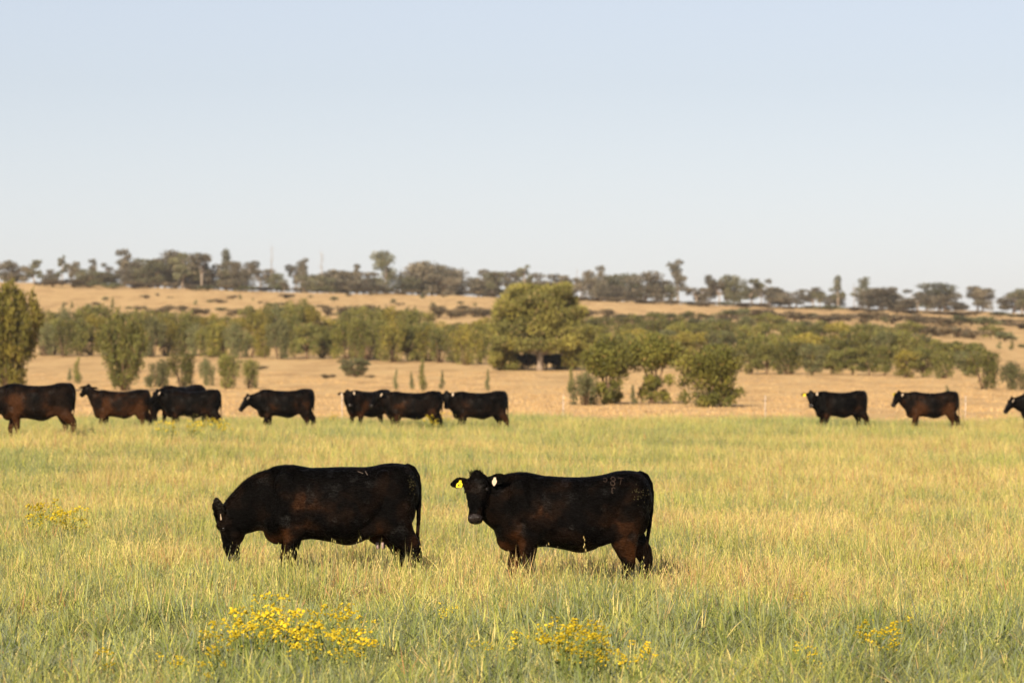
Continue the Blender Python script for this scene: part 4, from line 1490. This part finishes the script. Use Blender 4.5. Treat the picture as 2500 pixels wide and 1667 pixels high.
# ---- single shrubs on the dry paddock between the herd and the bush belt
SINGLE = [
    ('thin1', 190, 938, 868, 20, 'slim grey-green sapling left of the upright wispy tree'),
    ('thin0', 170, 930, 895, 11, 'tiny sapling beside the slim one near the left tree'),
    ('upright1', 372, 946, 912, 22, 'low sage shrub close right of the upright wispy tree'),
    ('upright1', 394, 946, 871, 22, 'first tall sage shrub right of the upright wispy tree'),
    ('upright0', 446, 950, 850, 29, 'second and tallest sage shrub above the overlapping black cows'),
    ('upright1', 503, 942, 868, 17, 'narrow sage shrub between two broader ones above the overlapping cows'),
    ('upright3', 556, 950, 858, 30, 'broad sage shrub above the tail of the overlapping cows'),
    ('upright0', 610, 948, 870, 22, 'last sage shrub of the row, above the head-stretching cow'),
    ('round4', 868, 921, 871, 38, 'rounded grey-green bush alone on the golden paddock'),
    ('thin2', 966, 953, 897, 11, 'left thin sapling above the middle group of cows'),
    ('thin0', 1005, 952, 904, 12, 'middle thin sapling above the middle group of cows'),
    ('thin1', 1031, 957, 873, 19, 'tallest thin sapling above the middle group of cows'),
    ('thin3', 1079, 952, 902, 13, 'thin sapling just right of the tallest one'),
    ('thin3', 1191, 956, 898, 12, 'lone thin sapling left of the big spreading tree trunk'),
    ('upright1', 1428, 990, 900, 30, 'sage shrub at the foot of the bushy green tree, left side'),
    ('thin1', 1394, 962, 893, 16, 'slim shrub leaning at the left of the bushy trees'),
    ('thin3', 1546, 989, 936, 15, 'small sapling between the two bushy green trees'),
    ('upright0', 2404, 951, 846, 34, 'upright shrub above the red-brown cow at right'),
    ('upright1', 2470, 952, 876, 30, 'narrow shrub nearest the right picture edge'),
    ('rust0', 542, 872, 842, 17, 'rusty orange dead-leaved bush at the front of the left bush belt'),
    ('low0', 796, 924, 908, 18, 'dark low dead scrub clump on the golden paddock'),
    ('low2', 905, 922, 913, 12, 'small brown clump right of the rounded bush'),
    ('low0', 640, 902, 888, 11, 'small dark clump above the head-stretching cow'),
    ('thin2', 2312, 958, 938, 9, 'tiny sapling behind the back of the red-brown cow'),
]
for key, px, base, top, hw, lb in SINGLE:
    plant('shrub' if key[:4] != 'thin' else 'sapling', key, lb, 'shrub', None, px, ground_at(px, base), top, hw)

# ---- bush belt: rows of regrowth, each plant with its place in its row
rb = np.random.default_rng(5)


def belt(rowname, x0, x1, base_pts, top_pts, step, hw, keys, jb=4, jt=9, cat='shrub'):
    px = x0
    k = 0
    while px < x1:
        b = np.interp(px, *zip(*base_pts)) + rb.uniform(-jb, jb)
        t = np.interp(px, *zip(*top_pts)) + rb.uniform(-jt, jt)
        w = hw * rb.uniform(.8, 1.3)
        key = keys[rb.integers(0, len(keys))]
        plant('bush', key, '%s bush from the left in %s' % (ORD[k], rowname), cat, rowname, px, ground_at(px, b), t, w * .9)
        k += 1
        px += step * rb.uniform(.75, 1.25)


LK = ['upright0', 'upright2', 'upright3', 'round0', 'round3', 'upright1', 'upright4', 'round1']
RK = ['round0', 'round1', 'round2', 'round3', 'upright0', 'upright2', 'round4']
belt('the front row of the left bush belt', 108, 1200, [(108, 866), (600, 872), (900, 880), (1200, 890)],
     [(108, 775), (180, 765), (240, 770), (380, 770), (430, 765), (520, 785), (560, 778), (610, 805), (650, 775), (720, 765), (780, 785), (880, 770), (960, 775), (1040, 790), (1110, 790), (1150, 780), (1200, 780)], 31, 30, LK)
belt('the back row of the left bush belt', 118, 1200, [(108, 845), (600, 850), (900, 856), (1200, 866)],
     [(108, 745), (240, 742), (300, 760), (420, 752), (500, 772), (600, 760), (640, 738), (700, 724), (745, 735), (780, 775), (850, 760), (900, 745), (1000, 750), (1040, 775), (1100, 785), (1190, 770)], 40, 32, LK)
belt('the topmost row of the left bush belt', 610, 770, [(600, 815), (780, 815)], [(600, 745), (680, 722), (760, 735)], 40, 30, ['round0', 'round2', 'round3'])
belt('the upper clump behind the left bush belt', 850, 1030, [(850, 815), (1030, 815)], [(850, 755), (930, 742), (1030, 758)], 42, 32, ['round2', 'round3', 'upright2'])
belt('the front row of the right bush belt', 1790, 2370, [(1790, 912), (1990, 914), (2060, 918), (2370, 922)],
     [(1790, 845), (1850, 835), (1950, 830), (2060, 850), (2150, 840), (2250, 845), (2320, 850), (2370, 860)], 46, 36, RK, 4)
belt('the middle row of the right bush belt', 1440, 2390, [(1440, 880), (1800, 890), (2100, 895), (2390, 905)],
     [(1440, 812), (1560, 800), (1700, 800), (1780, 795), (1850, 808), (1960, 812), (2060, 820), (2140, 800), (2230, 815), (2300, 825), (2390, 835)], 44, 40, RK)
belt('the upper row of the right bush belt', 1450, 2300, [(1440, 850), (1800, 856), (2100, 862), (2390, 870)],
     [(1440, 795), (1580, 780), (1700, 780), (1790, 775), (1840, 790), (1920, 772), (2000, 790), (2060, 790), (2130, 785), (2200, 815), (2300, 825)], 56, 40, RK)
belt('the scrub line above the right bush belt', 1440, 2500, [(1440, 800), (1800, 808), (2100, 815), (2500, 832)],
     [(1440, 768), (1600, 764), (1750, 765), (1850, 758), (1960, 775), (2100, 785), (2200, 782), (2320, 788), (2420, 795), (2500, 800)], 44, 34, ['low1', 'low3', 'round2', 'low0', 'round0'])
belt('the brown scrub under the right ridge', 1780, 2500, [(1780, 778), (2100, 786), (2500, 800)], [(1780, 752), (2100, 760), (2500, 776)], 38, 36, ['low0', 'low2', 'low4', 'low1'])
belt('the scattered scrub on the left golden slope', 380, 620, [(380, 762), (620, 768)], [(380, 742), (620, 748)], 34, 22, ['low0', 'low2', 'low4', 'low1'], 8, 6)
belt('the scrub patch on the golden slope above the belt', 800, 930, [(800, 768), (930, 770)], [(800, 745), (930, 742)], 34, 24, ['low0', 'low1', 'low2'])
belt('the brown scrub patch left of the big spreading tree', 1070, 1200, [(1070, 775), (1200, 776)], [(1070, 745), (1200, 748)], 30, 28, ['low0', 'low2', 'low4'])
belt('the scrub band right of the big spreading tree', 1432, 1790, [(1432, 776), (1790, 784)], [(1432, 756), (1790, 764)], 42, 26, ['low0', 'low1', 'low3', 'low2'])
for k, (px, b, t, w, key) in enumerate([(155, 752, 735, 8, 'thin0'), (175, 752, 734, 8, 'thin1'), (275, 755, 724, 10, 'thin1'), (215, 760, 735, 12, 'low1'), (340, 758, 742, 14, 'low0'), (690, 745, 735, 14, 'low0'), (2440, 852, 832, 12, 'thin2'), (2470, 855, 828, 12, 'thin1'), (2495, 850, 836, 14, 'low1')]):
    plant('shrub', key, ORD[k] + ' from the left of the tiny shrubs dotting the open golden slope', 'shrub', 'tiny shrubs on the open slope', px, ground_at(px, b), t, w)

ru = np.random.default_rng(44)
for k in range(38):
    px, b = float(np.sort(ru.uniform(140, 1180, 38))[k]) if k == 0 else px + float(ru.uniform(14, 40)), float(ru.uniform(716, 770))
    if px > 1185:
        break
    hh = float(ru.uniform(5, 15))
    plant('shrub', ['low0', 'low1', 'low2', 'low4', 'thin0', 'thin2'][ru.integers(0, 6)], ORD[k] + ' from the left of the small scrub clumps dotting the upper slope below the ridge', 'shrub', 'small scrub on the upper slope', px, ground_at(px, b), b - hh, hh * float(ru.uniform(.6, 1.4)))

# ---- ridge line trees
RIDGE = [  # px, top, half width, kind
    (25, 633, 28, 'gumdense'), (85, 636, 24, 'gum'), (122, 655, 17, 'gumdense'), (152, 620, 13, 'gumtall'), (180, 638, 18, 'gum'), (214, 655, 26, 'gumdense'), (230, 628, 14, 'gumtall'), (252, 662, 28, 'gumdense'), (272, 644, 16, 'gum'),
    (306, 603, 24, 'gumtall'), (332, 634, 28, 'gumdense'), (352, 628, 34, 'gumdense'), (385, 626, 36, 'gumdense'), (430, 608, 32, 'gumdense'), (462, 640, 30, 'gumdense'), (492, 610, 28, 'gum'), (532, 640, 28, 'gumdense'), (550, 604, 22, 'gumtall'), (570, 632, 28, 'gumdense'), (600, 630, 20, 'gum'), (636, 650, 28, 'gum'), (676, 664, 18, 'gumdense'),
    (724, 640, 17, 'gum'), (742, 626, 19, 'gumtall'), (775, 668, 28, 'gumdense'), (806, 656, 42, 'gumdense'), (848, 660, 44, 'gumdense'), (868, 640, 15, 'gumtall'), (905, 678, 36, 'gumdense'), (937, 616, 26, 'gum'), (985, 672, 30, 'gumdense'), (1022, 636, 34, 'gumdense'), (1055, 634, 38, 'gumdense'), (1082, 660, 34, 'gumdense'), (1130, 660, 22, 'gum'), (1180, 653, 28, 'gumdense'), (1190, 682, 32, 'gumdense'),
    (1235, 655, 26, 'gum'), (1280, 643, 22, 'gumtall'), (1310, 662, 34, 'gumdense'), (1352, 664, 30, 'gumdense'), (1384, 672, 24, 'gum'), (1418, 680, 16, 'gum'), (1446, 652, 24, 'gum'), (1480, 668, 26, 'gumdense'), (1500, 694, 28, 'gumdense'), (1530, 664, 28, 'gumdense'), (1578, 660, 36, 'gumdense'), (1620, 702, 20, 'gum'), (1655, 628, 27, 'gumtall'), (1700, 697, 24, 'gum'), (1732, 667, 20, 'gumtall'), (1756, 678, 20, 'gum'), (1778, 673, 20, 'gum'),
    (1838, 682, 28, 'gum'), (1880, 700, 32, 'gum'), (1928, 707, 27, 'gum'), (1985, 708, 22, 'gum'), (2020, 703, 26, 'gum'), (2046, 670, 19, 'gumtall'), (2106, 673, 23, 'gumtall'), (2122, 702, 24, 'gumdense'), (2152, 700, 30, 'gumdense'), (2190, 718, 36, 'gumdense'), (2240, 708, 26, 'gum'), (2292, 692, 36, 'gum'), (2332, 738, 22, 'gumdense'), (2386, 698, 30, 'gum'), (2474, 710, 32, 'gumdense'), (2510, 715, 30, 'gum')]
for px, top, hw, kd in list(RIDGE):
    if kd == 'gumdense' or (px > 1400 and kd == 'gum'):
        RIDGE.append((px + float(rb.uniform(12, 24)), top + float(rb.uniform(-6, 26)), hw * float(rb.uniform(.6, .9)), 'gum' if rb.random() < .5 else 'gumdense'))
RIDGE.sort()
NA = len([q for q in RIDGE if q[0] < 700])
NB = len([q for q in RIDGE if q[0] < 1330])
for k, (px, top, hw, kd) in enumerate(RIDGE):
    q = k + 1
    if q <= NA:
        lb = '%s ridge tree from the left picture edge, before the first wide sky gap' % ORD[q - 1]
    elif q <= NB:
        lb = '%s ridge tree rightward of the first wide sky gap' % ORD[q - NA - 1]
    else:
        lb = '%s ridge tree counted leftward from the right picture edge' % ORD[len(RIDGE) - q]
    plant('ridge_tree', kd + str(int(rb.integers(0, 5))), lb, 'tree', 'trees on the ridge skyline', px, 1004 + float(rb.uniform(-22, 16)), top, hw * 1.15)
for px, top, hw, key, lb in [(663, 592, 22, 'dead0', 'tall bare pale dead tree standing in the left sky gap'), (785, 610, 30, 'dead1', 'bare grey dead tree rising over the dense ridge trees'),
                             (2085, 690, 20, 'dead2', 'thin bare dead tree in the gap at the right of the ridge'), (1408, 650, 18, 'dead0', 'thin dead tree right of the big spreading tree on the ridge')]:
    plant('dead_tree', key, lb, 'tree', None, px, 1006, top, hw)
# undergrowth along the ridge crest
belt('the low undergrowth along the ridge crest', 130, 2500, [(130, 700), (500, 708), (900, 716), (1150, 722), (1500, 738), (1900, 754), (2500, 776)],
     [(130, 680), (500, 688), (900, 699), (1150, 704), (1500, 722), (1900, 740), (2500, 762)], 48, 34, ['low0', 'low1', 'low2', 'low4'], 2, 4)


# ------------------------------------------------------------------ cattle far off under the ridge trees
for px, d, yw, lb in ((168, 972, 0, 'left one of two far black cattle under the ridge trees at left'), (190, 974, 180, 'right one of two far black cattle under the ridge trees at left')):
    build_cow(lb, px, d, yw, 'graze', 'b', 1.15, -.05, .045, 0, '--', seed=61, group='far cattle under the ridge trees')

for px, d, yw, ps_, lb in ((1262, 340.9, 6, 'look', 'second black cow from the left in the shade under the big spreading tree'), (1306, 341.4, -4, 'half', 'black cow standing behind the big spreading tree trunk in its shade'), (1236, 341.5, -12, 'graze', 'leftmost black cow in the shade under the big spreading tree'), (1282, 342.3, 170, 'profile', 'black cow in the shade just left of the big spreading tree trunk'),
                       (1349, 342.0, 8, 'profile', 'black cow in the shade just right of the big spreading tree trunk'), (1376, 343.2, 175, 'graze', 'rightmost black cow in the shade under the big spreading tree')):
    build_cow(lb, px, d, yw, ps_, 'b', 1.08, -.08, .035, 0, '--', seed=71, group='black cattle in the shade of the big spreading tree')

# ------------------------------------------------------------------ white fence posts along the pasture edge
m_post = simple_mat('white_plastic', (0.60, 0.52, 0.46), rough=0.5, var=0.08)
m_clip = simple_mat('grey_clip', (0.16, 0.15, 0.14), rough=0.5)
for px, lb in ((835, 'white fence post between the lone black cow and the middle group'), (1375, 'white fence post below the bushy trees, right of the middle group'),
               (1868, 'white fence post left of the yellow tagged black cow at right'), (2357, 'white fence post right of the reddish brown cow')):
    d = 123.5
    x = sx(px, d)
    root = empty('fence_post', (x, d, gz(x, d) - .1))
    tag(root, lb, 'fence post', 'white posts along the pasture edge')
    K = MB()
    K.tube([(0, 0, 0), (0, 0, .6), (.004, 0, 1.12)], [.012, .012, .011], 8)
    K.tube([(.004, 0, 1.12), (.004, 0, 1.14)], [.011, .007], 8)
    K.build('post', [m_post], root, colors=False)
    for z in (.62, .95):
        K = MB()
        K.tube([(-.04, -.02, z), (.0, -.035, z + .01), (.04, -.02, z)], [.008, .010, .008], 6)
        K.build('wire_clip', [m_clip], root, colors=False)

# ------------------------------------------------------------------ yellow wildflowers
m_petal = leaf_mat('petal', trans=0.3, gloss=0.02)
FLOWER = []
for v in range(5):
    r = np.random.default_rng(300 + v)
    S_, H_ = MB(), MB()
    for q in range(r.integers(7, 11)):
        a, rr = r.uniform(0, 6.28), r.uniform(.03, .17)
        tx, ty, tz = math.cos(a) * rr, math.sin(a) * rr, r.uniform(.30, .50)
        c = np.array((0.16, 0.20, 0.05)) * r.uniform(.8, 1.2)
        S_.tube([(tx * .15, ty * .15, 0), (tx * .6, ty * .6, tz * .6), (tx, ty, tz)], [.0045, .0035, .0025], 4, tuple(c), cap=False)
        for _ in range(6):
            t = r.uniform(.2, .85)
            b = r.uniform(0, 6.28)
            p = Vector((tx * t, ty * t, tz * t))
            e = p + Vector((math.cos(b) * .06, math.sin(b) * .06, .03))
            w = Vector((-math.sin(b), math.cos(b), 0)) * .008
            S_.add([p, p.lerp(e, .5) + w, e, p.lerp(e, .5) - w], [(0, 1, 2, 3)], tuple(c * 1.1))
        for _ in range(r.integers(6, 11)):
            hx, hy, hz = tx + r.normal(0, .026), ty + r.normal(0, .026), tz + r.normal(.01, .016)
            s_ = r.uniform(.008, .015)
            nrm = Vector((r.normal(0, .5), -.5 + r.normal(0, .5), 1)).normalized()
            a1 = nrm.orthogonal().normalized()
            a2 = nrm.cross(a1)
            ring = [Vector((hx, hy, hz)) + (a1 * math.cos(k * .7854) + a2 * math.sin(k * .7854)) * s_ for k in range(8)]
            cc = tuple(np.array((0.74, 0.57, 0.035)) * r.uniform(.75, 1.2))
            H_.add(ring + [Vector((hx, hy, hz)) + nrm * s_ * .5, Vector((hx, hy, hz)) - nrm * s_ * .6], [(k, (k + 1) % 8, 8) for k in range(8)] + [((k + 1) % 8, k, 9) for k in range(8)], cc)
    FLOWER.append((mesh_np('stems', np.array(S_.v), S_.f, np.array(S_.c), [m_leaf]), mesh_np('flower_heads', np.array(H_.v), H_.f, np.array(H_.c), [m_petal])))
rf = np.random.default_rng(9)


def flower(px, py, label, group, sc=1.0):
    hgt = .40 * sc
    s_ = (py - HORIZON) / (CAM_H - hgt)
    d = FPX / s_
    x = sx(px, d)
    root = empty('yellow_wildflower', (x, d, gz(x, d)), rf.uniform(0, 6.28), (sc, sc, sc * rf.uniform(.95, 1.1)))
    tag(root, label, 'wildflower', group)
    st, hd = FLOWER[rf.integers(0, 5)]
    link(bpy.data.objects.new('stems', st), root)['kind'] = 'stuff'
    link(bpy.data.objects.new('flower_heads', hd), root)['kind'] = 'stuff'


def patch(pts, label, group, sc=1.0):
    for k, (px, py) in enumerate(sorted(pts)):
        flower(px, py, '%s %s' % (ORD[k], label.replace('plant in', 'from the left in').replace('plant below', 'from the left below')), group, sc * rf.uniform(.85, 1.1))


patch([(600, 1528), (632, 1522), (660, 1508), (690, 1520), (724, 1548), (748, 1535), (772, 1560), (800, 1535), (822, 1510), (842, 1545), (868, 1560), (705, 1575), (640, 1560), (600, 1560), (560, 1568), (880, 1590), (540, 1590), (840, 1585), (770, 1590), (675, 1545)],
      'yellow wildflower plant in the large clump below the grazing cow', 'large yellow flower clump below the grazing cow', 1.0)
patch([(1352, 1570), (1378, 1562), (1402, 1575), (1430, 1565), (1448, 1585), (1415, 1600), (1365, 1595), (1455, 1610)],
      'yellow wildflower plant in the clump below the cow facing us', 'yellow flower clump below the cow facing us', 1.0)
patch([(2120, 1562), (2140, 1572), (2185, 1558), (2165, 1580)], 'yellow wildflower plant in the small clump at the bottom right', 'small yellow flower clump at bottom right', .85)
patch([(78, 1262), (100, 1256), (125, 1244), (150, 1262), (172, 1268), (92, 1274), (135, 1270), (195, 1262)], 'yellow wildflower plant in the clump left of the grazing cow', 'yellow flower clump left of the grazing cow', 1.1)
patch([(478, 1072), (496, 1062), (514, 1060), (530, 1064), (548, 1068), (462, 1076)], 'yellow wildflower plant in the clump below the overlapping cows', 'yellow flower clump below the overlapping cows', 1.25)
patch([(396, 1078), (416, 1080)], 'yellow wildflower plant below the brown high-headed cow', 'two yellow flower plants below the brown cow', 1.2)
for px, py, sc, lb in ((1096, 1506, .6, 'lone small yellow wildflower under the hind end of the grazing cow'), (1272, 1578, .75, 'lone yellow wildflower left of the clump below the cow facing us'), (1172, 1602, .7, 'lone yellow wildflower at the bottom centre'),
                       (252, 1632, .75, 'lone yellow wildflower near the bottom left corner'), (520, 1652, .75, 'yellow wildflower at the bottom edge below the large clump'), (425, 1648, .7, 'yellow wildflower at the bottom edge left of the large clump'), (1562, 1622, .8, 'yellow wildflower right of the clump below the cow facing us'), (1950, 1474, .5, 'tiny yellow wildflower right of the cow facing us'),
                       (1962, 1622, .7, 'yellow wildflower left of the small bottom right clump'), (1048, 1036, 1.2, 'yellow wildflower by the hind hooves of the middle black cow'), (1088, 1022, 1.2, 'yellow wildflower under the muzzle of the rightmost middle cow'), (820, 1019, 1.2, 'yellow wildflower left of the cow turned towards us')):
    flower(px, py, lb, None, sc)

# ------------------------------------------------------------------ thin dusty air between here and the ridge
m_air, nt, out = new_mat('dusty_air')
pv = nt.nodes.new('ShaderNodeVolumePrincipled')
pv.inputs['Color'].default_value = (0.93, 0.95, 1.0, 1)
pv.inputs['Density'].default_value = 0.000075
pv.inputs['Anisotropy'].default_value = 0.0
nt.links.new(pv.outputs[0], out.inputs['Volume'])
hx, y0, y1, z0, z1 = 6500.0, -1600.0, 9500.0, -75.0, 42.0
hv = [(sxx * hx, yy, zz) for zz in (z0, z1) for yy in (y0, y1) for sxx in (-1, 1)]
hf = [(0, 2, 3, 1), (4, 5, 7, 6), (0, 1, 5, 4), (2, 6, 7, 3), (0, 4, 6, 2), (1, 3, 7, 5)]
me = mesh_np('haze', np.array(hv), hf, None, [m_air])
haze = link(bpy.data.objects.new('haze', me))
tag(haze, 'thin warm dust haze softening the far ridge', 'haze', None, 'stuff')
